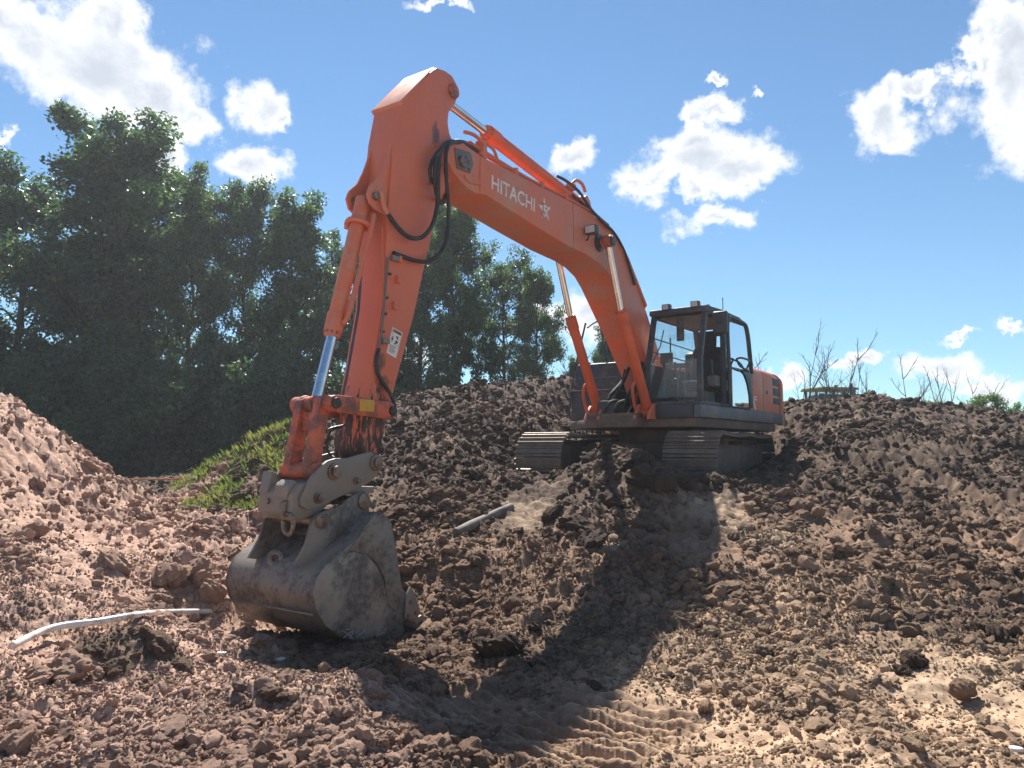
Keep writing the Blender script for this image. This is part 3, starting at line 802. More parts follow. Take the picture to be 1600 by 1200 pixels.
# tip boss, foot boss
part(G().prism(arc(6.60, 3.17, .12, 0, 360, 20)[:-1], .332, .352).prism([(6.75, 3.30), (6.42, 3.34), (6.36, 3.2), (6.42, 3.06), (6.7, 3.04)], .331, .345), 'tip_boss', 'trim', .004, under=boom)
part(G().tube([(6.62, -.40, 3.15), (6.62, .41, 3.15)], .075, 16), 'tip_pin', 'pin', .006, under=boom)
for t in (.25, 0.):
    part(G().tube([(6.45, .345, 3.10 + t * .4), (6.45, .36, 3.10 + t * .4)], .02, 8), 'bolt', 'pin', 0, under=boom)
for l_ in (.335, -.335):  # weld ridge lines of the plates
    part(G().tube([(6.2, l_, 3.36), (6.2, l_, 2.88)], .006, 6), 'weld_seam', 'orange', 0, under=boom)
    part(G().tube([(3.75, l_, 3.375), (3.75, l_, 2.65)], .006, 6), 'weld_seam', 'orange', 0, under=boom)
    part(G().tube(smooth_path([(6.55, l_, 2.98), (6.4, l_, 2.94), (6.2, l_, 2.98)]), .02, 6), 'stiffener', 'orange', 0, under=boom)


def text_mesh(txt, size, thick, name, off=0.):
    cu = bpy.data.curves.new('lettering', 'FONT'); cu.body = txt; cu.size = size; cu.extrude = thick; cu.offset = off; cu.resolution_u = 4
    to = bpy.data.objects.new('lettering', cu); COL.objects.link(to)
    dg = bpy.context.evaluated_depsgraph_get()
    me = bpy.data.meshes.new_from_object(to.evaluated_get(dg)); me.name = name
    bpy.data.objects.remove(to); bpy.data.curves.remove(cu)
    return me


def letters(txt, p0, p1, height, mat, name, l, parent, off=.006, mirror_l=1):
    """lay a line of text on a side plate from point p0 to p1 (u, z)"""
    me = text_mesh(txt, 1., .002, name, off)
    co = np.array([v.co[:] for v in me.vertices]); mn, mxx = co.min(0), co.max(0)
    w = mxx[0] - mn[0]; h = mxx[1] - mn[1]
    d = np.array(p1) - np.array(p0); Ln = np.linalg.norm(d); d = d / Ln; n_ = np.array([-d[1], d[0]])
    if n_[1] < 0: n_ = -n_
    for v in me.vertices:
        a = (v.co.x - mn[0]) / w * Ln; b_ = (v.co.y - mn[1]) / h * height
        q_ = np.array(p0) + d * a + n_ * b_
        v.co = (q_[0], l + v.co.z * mirror_l, q_[1])
    me.materials.append(M[mat])
    return link(bpy.data.objects.new(name, me), parent)


h0, h1 = pz(767.5, 295.5, BW), pz(835, 331.5, BW)
letters('HITACHI', h0, h1, .205, 'white', 'lettering', BW + .004, boom, .012)
# star emblem with the figure 5
c0 = pz(851, 328, BW)
g = G(); sp = []
for i in range(10):
    a = R(90 + 36 * i + 6); r_ = .185 if i % 2 == 0 else .075
    sp.append((c0[0] - r_ * math.cos(a), c0[1] + r_ * math.sin(a)))
part(g.prism(sp, BW + .001, BW + .004), 'emblem', 'white', 0, 0, under=boom)
for mt_, of_, e_, w_, h_ in (('orange', .09, .007, .155, .235), ('white', .03, .011, .115, .19)):
    f5 = text_mesh('5', 1., .002, 'emblem_figure', of_)
    co = np.array([v.co[:] for v in f5.vertices]); mn, mxx = co.min(0), co.max(0)
    for v in f5.vertices:
        v.co = (c0[0] + w_ / 2 - (v.co.x - mn[0]) / (mxx[0] - mn[0]) * w_, BW + e_ + v.co.z * .5, c0[1] - .02 - h_ / 2 + (v.co.y - mn[1]) / (mxx[1] - mn[1]) * h_)
    f5.materials.append(M[mt_]); link(bpy.data.objects.new('emblem_figure', f5), boom)
# work light on the boom
w0 = pz(919, 360, .40)
part(G().box(w0[0] - .07, w0[0] + .05, .36, .56, w0[1] - .075, w0[1] + .075), 'work_light', 'dark', .015, under=boom)
part(G().box(w0[0] + .051, w0[0] + .058, .375, .545, w0[1] - .058, w0[1] + .058), 'work_light_lens', 'lamp', .004, under=boom)
part(G().tube([(w0[0], .42, w0[1] - .06), (w0[0] - .05, .36, w0[1] - .14), (w0[0] - .05, .32, w0[1] - .14)], .014, 6).tube(smooth_path([(w0[0] - .09, .42, w0[1] + .02), (w0[0] - .25, .36, w0[1] + .06), (w0[0] - .42, .345, w0[1] - .02), (w0[0] - .5, .345, w0[1] + .03)]), .009, 6), 'lamp_bracket', 'grease', 0, under=boom)
# cylinder trunnion on the boom
tp = pz(946, 378, .46)
part(G().tube([(tp[0], -.62, tp[1]), (tp[0], .62, tp[1])], .085, 16).tube([(tp[0], .33, tp[1]), (tp[0], .37, tp[1])], .15, 18), 'trunnion', 'grease', .008, under=boom)
# hard lines along the top of the boom
for dz, dl in ((.05, .27), (.05, .20), (.045, -.2), (.045, -.27)):
    pth = smooth_path([(6.35, dl, 3.52), (6.1, dl, 3.47 + dz * .6), (5.0, dl, 3.39 + dz), (3.9, dl, 3.39 + dz), (3.0, dl, 3.36 + dz), (2.45, dl, 3.24 + dz), (2.0, dl, 2.98 + dz), (1.5, dl, 2.5 + dz), (1.0, dl, 1.95 + dz), (.5, dl, 1.35)])
    part(G().tube(pth, .022, 8), 'pipe', 'orange', 0, under=boom)
for u_, z_ in ((6.05, 3.40), (5.3, 3.38), (4.6, 3.38), (3.9, 3.39), (3.1, 3.36), (2.3, 3.14), (1.6, 2.58), (1.1, 2.07)):
    part(G().box(u_ - .03, u_ + .03, .15, .315, z_, z_ + .10), 'pipe_clamp', 'orange', .004, under=boom)
part(G().tube(smooth_path([(6.15, .3, 3.40), (6.1, .31, 3.56), (6.28, .3, 3.63), (6.5, .3, 3.6)]), .025, 8).tube(smooth_path([(5.75, .29, 3.46), (5.85, .29, 3.58), (6.1, .3, 3.6)]), .022, 8).box(6.05, 6.13, .2, .335, 3.37, 3.62), 'hose_bracket', 'orange', 0, under=boom)


# --- hydraulic rams
def ram(name, a, b, c, l, rb, rr_, barrel_mat, gland=True, eye=True, lead=.0):
    """barrel from a to b, rod from b to c (u, z) at side offset l"""
    A_, B_, C_ = (Vector((p[0], l, p[1])) for p in (a, b, c))
    d = (B_ - A_).normalized()
    o = part(G().tube([A_, B_ - d * .22], rb, 20).tube([B_ - d * .24, B_ - d * .02], rb * 1.14, 20).tube([B_ - d * .04, B_ + d * .03], rb * .98, 20), name, barrel_mat, .006)
    part(G().tube([B_, C_], rr_, 20), 'rod', 'chrome', 0, under=o)
    if eye:
        part(G().tube([C_ + Vector((0, -rb * 1.05, 0)), C_ + Vector((0, rb * 1.05, 0))], rr_ * 1.9, 18), 'rod_eye', 'grease' if barrel_mat != 'orange_sunlit' else 'orange_worn', .006, under=o)
        part(G().tube([A_ + Vector((0, -rb * 1.05, 0)), A_ + Vector((0, rb * 1.05, 0))], rb * 1.15, 18), 'barrel_eye', 'orange', .006, under=o)
    g = G()
    s_ = d.orthogonal().normalized(); t_ = d.cross(s_)
    for i in range(10):
        a_ = 2 * math.pi * i / 10
        q_ = B_ - d * .02 + (s_ * math.cos(a_) + t_ * math.sin(a_)) * rb * .98
        g.tube([q_, q_ + d * .035], .012, 6)
    part(g, 'gland_bolts', 'orange_worn', 0, under=o)['kind'] = 'stuff'
    return o


ac = ram('arm_cylinder', (3.02, 3.62), (5.62, 3.97), (6.62, 4.10), 0, .105, .060, 'orange_sunlit')
part(G().prism([(2.75, 3.32), (3.25, 3.36), (3.14, 3.66), (3.02, 3.74), (2.9, 3.66)], .13, .17).prism([(2.75, 3.32), (3.25, 3.36), (3.14, 3.66), (3.02, 3.74), (2.9, 3.66)], -.17, -.13), 'bracket', 'orange', .006, under=boom)
part(G().tube(smooth_path([(3.45, .1, 3.78), (3.3, .12, 3.92), (3.12, .14, 3.9), (3.05, .16, 3.78)]), .028, 8).box(3.36, 3.5, .04, .16, 3.72, 3.82), 'port_pipe', 'orange', .003, under=ac)
for l_, sd in ((.50, 1), (-.50, -1)):
    tl = (tp[0], tp[1])
    ram('boom_cylinder', (1.42, .12), (2.46, 1.80), tl, l_, .088, .055, 'orange_sunlit')
    part(G().prism([(1.75, -.02), (1.25, -.02), (1.2, .12), (1.34, .26), (1.52, .26), (1.66, .12)], l_ - .16, l_ - .11).prism([(1.75, -.02), (1.25, -.02), (1.2, .12), (1.34, .26), (1.52, .26), (1.66, .12)], l_ + .11, l_ + .16), 'cylinder_bracket', 'orange', .006)
    part(G().tube(smooth_path([(1.62, l_ - .02, .55), (1.76, l_ - .04, .66), (1.84, l_ - .1, .55), (1.72, l_ - .14, .3), (1.55, l_ - .16, .08)]), .03, 8), 'port_pipe', 'orange_sunlit', 0)

# --- arm
AW = .22
at = [(6.80, 4.33), (6.97, 4.30), (7.06, 4.22), (7.62, 3.58), (7.72, 3.12), (7.80, 2.3), (7.88, 1.08), (8.05, .26), (8.12, 0), (8.17, -.48), (8.14, -.66), (8.04, -.76), (7.94, -.72), (7.89, -.58), (7.72, .01), (7.34, 1.08), (7.15, 1.74), (6.86, 2.66), (6.72, 2.86), (6.50, 3.0), (6.44, 3.16), (6.50, 3.32), (6.70, 3.52), (6.74, 3.66), (6.72, 3.8), (6.60, 3.96), (6.53, 4.10), (6.56, 4.24), (6.66, 4.32)]
arm = part(G().prism(at, -AW, AW), 'arm', 'arm', .014)
part(G().prism([(7.04, 4.275), (7.09, 4.235), (7.65, 3.60), (7.62, 3.555)], -.245, .245), 'cover_plate', 'orange', .004, under=arm)
for l_ in (-.235, .235):
    part(G().tube([(6.64, l_ * .93, 4.12), (6.64, l_ * 1.06, 4.12)], .10, 20), 'boss', 'orange_worn', .008, under=arm)
# flanges that carry the bucket ram
fl = [(7.70, 3.15), (7.76, 2.95), (7.84, 2.75), (7.94, 2.58), (8.06, 2.46), (8.10, 2.36), (8.06, 2.25), (7.96, 2.20), (7.80, 2.18), (7.74, 2.6)]
for l_ in (-.17, .17):
    part(G().prism(fl, l_ - .018, l_ + .018), 'flange', 'orange', .005, under=arm)
part(G().tube([(7.99, -.24, 2.35), (7.99, .24, 2.35)], .05, 14), 'flange_pin', 'pin', .006, under=arm)
# raised rib along the front edge of the left plate
part(G().tube([(7.90, .222, 2.0), (7.86, .222, 1.1), (8.0, .222, .3), (8.06, .222, 0)], .007, 6), 'weld_seam', 'orange', 0, under=arm)
# sticker
sa, sb, sc_, sd_ = (pz(*p_, AW) for p_ in ((613, 511), (629, 520), (618.5, 560), (603.5, 551)))
part(G().add([(sa[0], AW + .003, sa[1]), (sb[0], AW + .003, sb[1]), (sc_[0], AW + .003, sc_[1]), (sd_[0], AW + .003, sd_[1])], [(0, 1, 2, 3)]), 'warning_sticker', 'sticker', 0, 0, under=arm)
def sq(u, v): return tuple((1 - u) * (1 - v) * np.array(sa) + u * (1 - v) * np.array(sb) + u * v * np.array(sc_) + (1 - u) * v * np.array(sd_))
def patch(g, u0, v0, u1, v1, e): return g.add([(sq(u, v)[0], AW + e, sq(u, v)[1]) for u, v in ((u0, v0), (u1, v0), (u1, v1), (u0, v1))], [(0, 1, 2, 3)])
part(patch(G(), .06, .03, .94, .15, .005), 'sticker_header', 'sticker_head', 0, 0, under=arm)
g = G()
patch(g, .15, .32, .28, .36, .006); patch(g, .12, .38, .30, .44, .006); patch(g, .2, .44, .25, .52, .006); patch(g, .5, .24, .72, .30, .006); patch(g, .62, .30, .72, .36, .006); patch(g, .55, .40, .75, .5, .006); patch(g, .5, .5, .62, .56, .006)
for i in range(6): patch(g, .14, .64 + .05 * i, .8 - .1 * (i % 3), .655 + .05 * i, .006)
part(g, 'sticker_print', 'ink', 0, 0, under=arm)
letters('WARNING', sq(.25, .135), sq(.88, .135), .022, 'ink', 'sticker_lettering', AW + .0065, arm, .004)
# hard pipe, lugs and hoses on the arm
hp = [(*pz(*p_, AW + .03)[:1], AW + .03, pz(*p_, AW + .03)[1]) for p_ in ((607, 402), (603, 440), (600, 480), (596, 520), (592, 545))]
part(G().tube(hp, .013, 8), 'pipe', 'trim', 0, under=arm)
for px, py in ((619, 437), (614, 478), (622, 405)):
    a_ = pz(px, py, AW)
    part(G().box(a_[0] - .02, a_[0] + .02, AW, AW + .05, a_[1] - .045, a_[1] + .045).box(a_[0] - .07, a_[0] - .02, AW, AW + .015, a_[1] - .045, a_[1] - .02), 'lug', 'orange', .004, under=arm)
for px, py in ((606, 428), (601, 465), (599, 490), (595, 518), (593, 535)):
    a_ = pz(px, py, AW)
    part(G().box(a_[0] - .035, a_[0] + .02, AW, AW + .03, a_[1] - .012, a_[1] + .012), 'clip', 'grease', .002, under=arm)
for px, py in ((614, 404), (599, 533)):
    a_ = pz(px, py, AW)
    part(G().box(a_[0] - .06, a_[0] + .05, AW + .01, AW + .05, a_[1] - .03, a_[1] + .03), 'clamp', 'steel', .005, under=arm)


def hose(pxs, r, mat='rubber', name='hose', under=None, n=8):
    p = []
    for px, py, l_ in pxs:
        q_ = S.hit(px, py, l=l_); p.append(q_)
    o = part(G().tube(smooth_path(p, 7), r, n), name, mat, 0, under=under)
    return o


hose([(745, 236, .26), (722, 224, .30), (700, 222, .36), (688, 238, .40), (685, 275, .42), (684, 315, .42), (676, 350, .40), (660, 370, .36), (640, 371, .32), (622, 356, .28), (606, 334, .25)], .027)
hose([(745, 238, .20), (725, 226, .28), (706, 223, .37), (697, 240, .42), (698, 285, .43), (701, 330, .42), (698, 370, .40), (690, 392, .36), (672, 407, .32), (652, 408, .28), (630, 401, .25), (615, 395, .25)], .026)
hose([(745, 233, .1), (712, 222, .3), (694, 228, .38), (681, 250, .40), (680, 285, .38), (683, 305, .3), (690, 318, .15), (696, 305, .0)], .027)
hose([(748, 232, -.1), (716, 220, .2), (690, 232, .35), (676, 250, .36), (672, 268, .33), (676, 284, .28), (690, 290, .1)], .024)
hose([(596, 300, .25), (600, 322, .24), (606, 334, .25)], .03, 'orange', 'pipe_end')
hose([(592, 545, .25), (588, 562, .25), (590, 582, .25), (598, 597, .26), (608, 612, .28), (616, 632, .30), (613, 648, .30), (600, 652, .28), (585, 647, .25), (570, 640, .24)], .022)
hose([(535, 668, .1), (518, 672, .05), (511, 690, .0), (512, 705, .0), (522, 715, .1)], .012)
hose([(540, 664, .15), (515, 670, .15), (505, 680, .12)], .012)
hose([(870, 275, .1), (885, 283, .2), (905, 300, .3), (922, 325, .36), (940, 345, .37), (958, 362, .37), (972, 385, .36), (982, 410, .36), (992, 445, .36)], .024)
hose([(888, 300, .05), (910, 318, .2), (930, 335, .3), (950, 352, .34)], .026)

# --- bucket ram and linkage
bc = ram('bucket_cylinder', (7.99, 2.35), (8.42, .72), (8.64, -.06), 0, .09, .058, 'orange', eye=False)
part(G().tube(smooth_path([(7.93, .10, 2.16), (7.97, .15, 2.12), (8.03, .155, 1.9), (8.18, .15, 1.4), (8.33, .14, .92), (8.37, .1, .84)]), .03, 8), 'pipe', 'orange', 0, under=bc)
part(G().ring((8.075, .01, 2.03), .125, .03, (.26, 0, -1), 18, 6).box(7.98, 8.14, -.15, -.09, 1.99, 2.07), 'pipe_band', 'orange', 0, under=bc)
lk = part(G().tube([(8.64, -.32, -.06), (8.64, .32, -.06)], .085, 18), 'link_pin', 'orange_worn', .01)
for l_ in (-.18, -.02, .14):
    part(G().tube([(8.64, l_, -.06), (8.64, l_ + .06, -.06)], .098, 18), 'collar', 'orange_worn', .01, under=lk)
part(G().tube([(8.64, .315, -.06), (8.64, .35, -.06)], .06, 14), 'pin_end', 'grease', .008, under=lk)
for l_ in (-.29, .29):
    o = part(G().prism([(8.60, .03), (7.80, -.01), (7.72, -.06), (7.72, -.16), (7.80, -.21), (8.60, -.15)], l_ - .025, l_ + .025), 'idler_link', 'orange_worn', .008)
    part(G().tube([(7.79, l_ - .05, -.11), (7.79, l_ + .05, -.11)], .055, 14), 'link_boss', 'grease', .006, under=o)
    if l_ > 0:
        part(G().box(8.08, 8.30, .316, .322, -.13, -.0), 'yellow_patch', 'yellow', .003, under=o)
hl = part(G(), 'bucket_link', 'orange_worn', 0) if False else None
g = G()
for l_ in (-.15, .15):
    g.prism([(8.57, -.06), (8.62, -.14), (8.72, -.70), (8.74, -.80), (8.84, -.80), (8.88, -.70), (8.74, -.02), (8.68, .02), (8.6, .02)], l_ - .055, l_ + .055)
g.prism([(8.62, -.14), (8.66, -.34), (8.74, -.34), (8.72, -.14)], -.095, .095)
hl = part(g, 'bucket_link', 'orange_worn', .012)
part(G().tube([(8.79, -.26, -.76), (8.79, .26, -.76)], .095, 18), 'link_foot', 'orange_worn', .01, under=hl)

# --- quick coupler
cpx = [(596, 722), (590, 711), (578, 706), (560, 711), (543, 716), (525, 716), (512, 720), (500, 730), (488, 745), (478, 762), (470, 779), (472, 792), (482, 796), (500, 791), (520, 782), (540, 772), (560, 763), (575, 755), (588, 745), (595, 734)]
cp = [pz(x_, y_, .30) for x_, y_ in cpx]
g = G()
qc = part(G().prism(cp, .26, .30), 'quick_coupler', 'steel', .008)
part(G().prism(cp, -.30, -.26), 'side_plate', 'steel', .008, under=qc)
nose = [(8.62, -.92), (8.86, -.86), (9.04, -.88), (9.12, -.98), (9.14, -1.16), (9.04, -1.24), (8.80, -1.20), (8.62, -1.08)]
part(G().prism(nose, -.2595, .2595), 'nose_block', 'steel', .012, under=qc)
fp = [pz(x_, y_, -.30) for x_, y_ in ((520, 712), (490, 714), (465, 724), (448, 737), (432, 757), (423, 778), (424, 798), (440, 806), (470, 800), (500, 790), (530, 770))]
part(G().prism(fp, -.345, -.305), 'side_plate', 'steel', .008, under=qc)
part(G().prism([(8.98, -.90), (9.02, -.78), (9.08, -.76), (9.13, -.98)], -.26, -.12).prism([(8.98, -.9), (9.06, -.84), (9.13, -.90), (9.14, -1.02)], .0, .20), 'horn', 'steel', .01, under=qc)
part(G().box(8.0, 8.9, -.255, .255, -1.02, -.95), 'cross_plate', 'steel', .006, under=qc)
for (px, py, r_) in ((522, 737, .062), (587, 723, .062), (556, 751, .026), (497, 778, .04)):
    a_ = pz(px, py, .30)
    part(G().tube([(a_[0], .29, a_[1]), (a_[0], .325, a_[1])], r_ * 1.45, 18).tube([(a_[0], .32, a_[1]), (a_[0], .36, a_[1])], r_, 16), 'pin', 'pin', .008, under=qc)
# towing hook and shackle
hk = S.hit(453, 800, l=.1)
part(G().prism([(9.08, -1.02), (9.18, -1.06), (9.20, -1.17), (9.14, -1.24), (9.06, -1.22), (9.02, -1.12)], .14, .20), 'hook', 'pin', .01, under=qc)
c_ = Vector((9.14, .23, -1.27)); sh = []
for i in range(17):
    a_ = R(-110 + 320 / 16 * i + 0); sh.append(c_ + Vector((0, math.sin(a_) * .075, -math.cos(a_) * .10)))
part(G().tube(sh, .024, 8).tube([c_ + Vector((0, -.085, .06)), c_ + Vector((0, .085, .06))], .028, 8), 'shackle', 'pin', 0, under=qc)
for (px, py, l_) in ((427, 783, .1),):
    part(G().tube([(9.12, -.1, -1.06), (9.16, -.1, -1.06)], .03, 8), 'bolt', 'pin', .004, under=qc)

# --- bucket
B0, B1 = -.76, .60
sh_out = [pz(608, 815, B1), ] 
drum = [pz(x_, y_, B1) for x_, y_ in ((520, 873), (505, 886), (495, 905), (489, 930), (494, 955), (507, 978), (527, 994), (552, 1001), (580, 1000), (612, 994), (650, 984))]
dc = (np.mean([p_[0] for p_ in drum[:7]]), 0)
top0, top1 = (8.24, -1.20), (8.62, -1.45)
outer = [top0, top1] + drum
lip = (7.60, -2.45)
outer[-1] = lip
# the rolled shell: outer skin, thickness inwards
po = [Vector((p_[0], 0, p_[1])) for p_ in outer]
inn = []
for i, p_ in enumerate(po):
    t_ = (po[min(i + 1, len(po) - 1)] - po[max(i - 1, 0)]).normalized(); n_ = Vector((-t_.z, 0, t_.x))
    cc_ = Vector((8.3, 0, -1.95))
    if n_.dot(cc_ - p_) < 0: n_ = -n_
    inn.append(p_ + n_ * .035)
prof = [(p_.x, p_.z) for p_ in po] + [(p_.x, p_.z) for p_ in inn[::-1]]
bk = part(G().prism(prof, B0, B1), 'bucket', 'bucket', .004)
side = [top0, top1] + drum[:-1] + [(7.72, -2.44), (7.66, -2.30), (7.78, -2.16), (7.93, -2.02), (8.02, -1.62), (8.10, -1.32)]
for l0, l1 in ((B0 - .022, B0 + .002), (B1 - .002, B1 + .022)):
    part(G().prism(side, l0, l1), 'side_plate', 'bucket', .005, under=bk)
disc = [pz(x_, y_, B1 + .03) for x_, y_ in ((495, 905), (508, 884), (530, 868), (552, 862), (574, 868), (590, 888), (602, 918), (607, 950), (608, 985), (590, 996), (560, 999), (530, 993), (508, 977), (495, 955), (490, 930))]
dk = part(G().prism(disc, B1 + .02, B1 + .034), 'wear_disc', 'disc', .005, under=bk)
upl = [pz(x_, y_, B1 + .025) for x_, y_ in ((545, 860), (585, 802), (608, 822), (622, 908), (628, 918), (618, 955), (606, 945), (600, 905), (588, 880), (572, 865))]
part(G().prism(upl, B1 + .02, B1 + .036), 'upper_cheek', 'bucket', .005, under=bk)
# side cutter, bolts, cutting edge
for l0, l1 in ((B1 + .022, B1 + .05), (B0 - .05, B0 - .022)):
    cut = [pz(x_, y_, B1 + .04) for x_, y_ in ((632, 966), (634, 932), (641, 916), (648, 928), (656, 958), (652, 965), (640, 968))]
    o = part(G().prism(cut, l0, l1), 'side_cutter', 'steel', .006, under=bk)
    for x_, y_ in ((637, 962), (648, 958), (640, 941)):
        a_ = pz(x_, y_, B1 + .04)
        e = l1 if l0 > 0 else l0 - .012
        part(G().tube([(a_[0], e, a_[1]), (a_[0], e + .012, a_[1])], .022, 10), 'bolt', 'pin', .003, under=bk)
part(G().prism([(7.98, -2.43), (7.62, -2.36), (7.36, -2.47), (7.62, -2.50), (7.98, -2.50)], B0 - .03, B1 + .03), 'cutting_edge', 'steel', .004, under=bk)
for x_ in (-.75, ):
    pass
part(G().tube([(9.135, B0, -2.10), (9.135, B1, -2.10)], .012, 6), 'weld_seam', 'bucket', 0, under=bk)
# hanger ears with pins
ear = [pz(x_, y_, .34) for x_, y_ in ((461, 882), (478, 850), (487, 815), (497, 802), (530, 790), (556, 770), (568, 767), (577, 776), (576, 800), (566, 830), (545, 862), (520, 874), (490, 885))]
for l_ in (.31, -.42):
    part(G().prism(ear, l_, l_ + .04), 'ear', 'bucket', .008, under=bk)
for px, py in ((503, 813), (568, 783)):
    a_ = pz(px, py, .35)
    part(G().tube([(a_[0], -.45, a_[1]), (a_[0], .375, a_[1])], .055, 16).tube([(a_[0], .35, a_[1]), (a_[0], .37, a_[1])], .085, 18), 'bucket_pin', 'pin', .008, under=bk)
part(G().prism([(8.32, -1.22), (8.62, -1.42), (8.62, -1.47), (8.28, -1.26)], -.38, .31), 'top_plate', 'bucket', .004, under=bk)
# lifting eye on the back
le = S.hit(431, 872, u=9.0)
part(G().ring((le[0], le[1], le[2]), .062, .032, (0, .35, 1) if False else (.75, .5, .1), 18, 8), 'lifting_eye', 'bucket', 0, under=bk)
part(G().box(le[0] - .12, le[0], le[1] - .05, le[1] + .05, le[2] - .16, le[2] - .05), 'eye_foot', 'bucket', .015, under=bk)
# chalk marks
def stroke(lst, l, r_=.005):
    g_ = G()
    for a_, b_ in lst:
        p_, q_ = pz(*a_, l), pz(*b_, l)
        g_.tube([(p_[0], l, p_[1]), (q_[0], l, q_[1])], r_, 5)
    return g_
part(stroke([((535, 985), (552, 998)), ((536, 997), (553, 984)), ((553, 984), (547, 998)), ((557, 988), (570, 998)), ((557, 997), (571, 984)), ((540, 984), (548, 983))], B1 + .037), 'chalk_mark', 'chalk', 0, under=bk)
part(stroke([((590, 973), (590, 979)), ((590, 973), (594, 978)), ((594, 978), (598, 973)), ((598, 973), (603, 975)), ((603, 975), (602, 990)), ((589, 981), (589, 993)), ((589, 982), (593, 983)), ((593, 983), (592, 988)), ((590, 992), (601, 990)), ((595, 981), (600, 981)), ((595, 981), (595, 989)), ((595, 985), (599, 985)), ((595, 989), (600, 988))], B1 + .037, .004), 'chalk_mark', 'chalk', 0, under=bk)

# --- upper structure
CF, CLf = 1.45, 1.50
fr_ = part(G().prism([(-3.55, -1.4), (-3.0, -1.5), (.9, -1.45), (1.3, -1.0), (1.75, -.6), (1.75, .45), (1.42, .5), (1.40, 1.44), (-3.0, 1.44), (-3.55, 1.3)], -.16, .0, 'z'), 'revolving_frame', 'underbody', .02)
part(G().box(.1, 1.7, -.62, .42, -.02, .10), 'front_deck', 'underbody', .01, under=fr_)
part(G().prism([(1.46, .0), (1.46, .235), (-3.55, .235), (-3.70, .17), (-3.70, .0)], 1.36, 1.50), 'side_skirt', 'skirt', .03, seg=3)
part(G().prism([(.82, .0), (.82, .235), (-3.55, .235), (-3.70, .17), (-3.70, .0)], -1.50, -1.36), 'side_skirt', 'skirt', .03, seg=3)
part(G().box(1.36, 1.47, .46, 1.358, .0, .235), 'cab_base', 'dark', .02)
part(G().box(1.471, 1.478, .50, 1.32, .03, .20), 'base_panel', 'charcoal', .012)
part(G().tube([(0, 0, -.42), (0, 0, -.16)], .72, 40), 'slew_ring', 'underbody', .02)

# hood with rounded shoulders, counterweight
def loft(rows):
    n = len(rows[0]); vs = [p_ for r_ in rows for p_ in r_]; fs = []
    for i in range(len(rows) - 1):
        for j in range(n):
            fs.append((i * n + j, i * n + (j + 1) % n, (i + 1) * n + (j + 1) % n, (i + 1) * n + j))
    fs += [tuple(range(n))[::-1], tuple(range((len(rows) - 1) * n, len(rows) * n))]
    return G().add(vs, fs)
def hood_sec(u, hw, z0, z1, r_):
    s_ = [(-hw, z0), (hw, z0)] + [(hw - r_ + r_ * math.cos(R(a_)), z1 - r_ + r_ * math.sin(R(a_))) for a_ in range(0, 91, 15)] + [(-hw + r_ - r_ * math.cos(R(90 - a_ + 0)) if False else -(hw - r_) - r_ * math.sin(R(a_)), z1 - r_ + r_ * math.cos(R(a_))) for a_ in range(0, 91, 15)]
    return [(u, a_, b_) for a_, b_ in s_]
hood = part(loft([hood_sec(-1.32, 1.47, .237, 1.17, .22), hood_sec(-2.18, 1.47, .237, 1.17, .22)]), 'side_door', 'orange', .02)
rear = part(loft([hood_sec(-2.20, 1.47, .237, 1.17, .22), hood_sec(-3.1, 1.47, .237, 1.16, .22), hood_sec(-3.40, 1.45, .237, 1.14, .24)]), 'engine_housing', 'orange', .02)
part(loft([hood_sec(-3.43, 1.50, .10, 1.16, .26), hood_sec(-3.62, 1.48, .10, 1.14, .26), hood_sec(-3.85, 1.30, .12, 1.08, .3), hood_sec(-4.0, .95, .16, 1.0, .34)]), 'counterweight', 'orange', .03)
part(G().box(-3.60, -3.40, 1.38, 1.515, -.02, .235), 'skirt_end', 'tan', .03)
VW = [((1207, 591), (1223, 604.5)), ((1207.5, 606), (1223.5, 620)), ((1208, 621.5), (1223.5, 633.5))]
for a_, b_ in VW:
    u0, z1 = pz(*a_, 1.47); u1, _z = pz(*b_, 1.47); z0 = pz(a_[0], b_[1] - 2.5, 1.47)[1]
    u1 = max(u1, -3.36)
    v_ = part(G().box(u1, u0, 1.455, 1.475, z0, z1), 'vent', 'dark', .006, under=rear)
    for i in range(4):
        zz = z0 + (z1 - z0) * (i + .5) / 4
        part(G().box(u1 + .02, u0 - .02, 1.476, 1.482, zz - .008, zz + .008), 'slat', 'charcoal', 0, under=rear)
part(G().prism(arc(-2.42, .66, .05, 0, 360, 14)[:-1], 1.47, 1.478).box(-2.44, -2.40, 1.478, 1.486, .63, .69), 'latch', 'trim', .003, under=rear)
part(G().box(-2.75, -3.3, 1.472, 1.477, 1.00, 1.02) if False else G().box(-3.3, -2.75, 1.30, 1.473, .985, 1.0), 'vent_lip', 'orange', .003, under=rear)
part(G().box(-1.50, -1.36, 1.471, 1.476, .75, .92), 'plate', 'orange_worn', .003, under=hood)
g = G().prism([(-1.30 - .02, .26), (-1.30 - .10, .26), (-1.30 - .19, .50), (-1.30 - .13, .55)], 1.471, 1.476).prism([(-1.32 - .24, .26), (-1.32 - .34, .26), (-1.32 - .20, .46), (-1.32 - .15, .40)], 1.471, 1.476).box(-1.70, -1.52, 1.471, 1.476, .50, .53).box(-1.70, -1.52, 1.471, 1.476, .45, .475)
part(g, 'marking', 'white', 0, 0, under=hood)
part(G().prism([(-1.15, 1.0), (-1.15, 1.44), (-1.3, 1.52), (-1.95, 1.47), (-2.2, 1.3), (-2.25, 1.0)], .15, 1.05), 'engine_cover', 'charcoal', .05, seg=3)
part(G().box(-2.8, -1.5, -1.0, .1, 1.1, 1.32), 'engine_cover', 'charcoal', .04, seg=3)
e0 = (-1.75, .80)
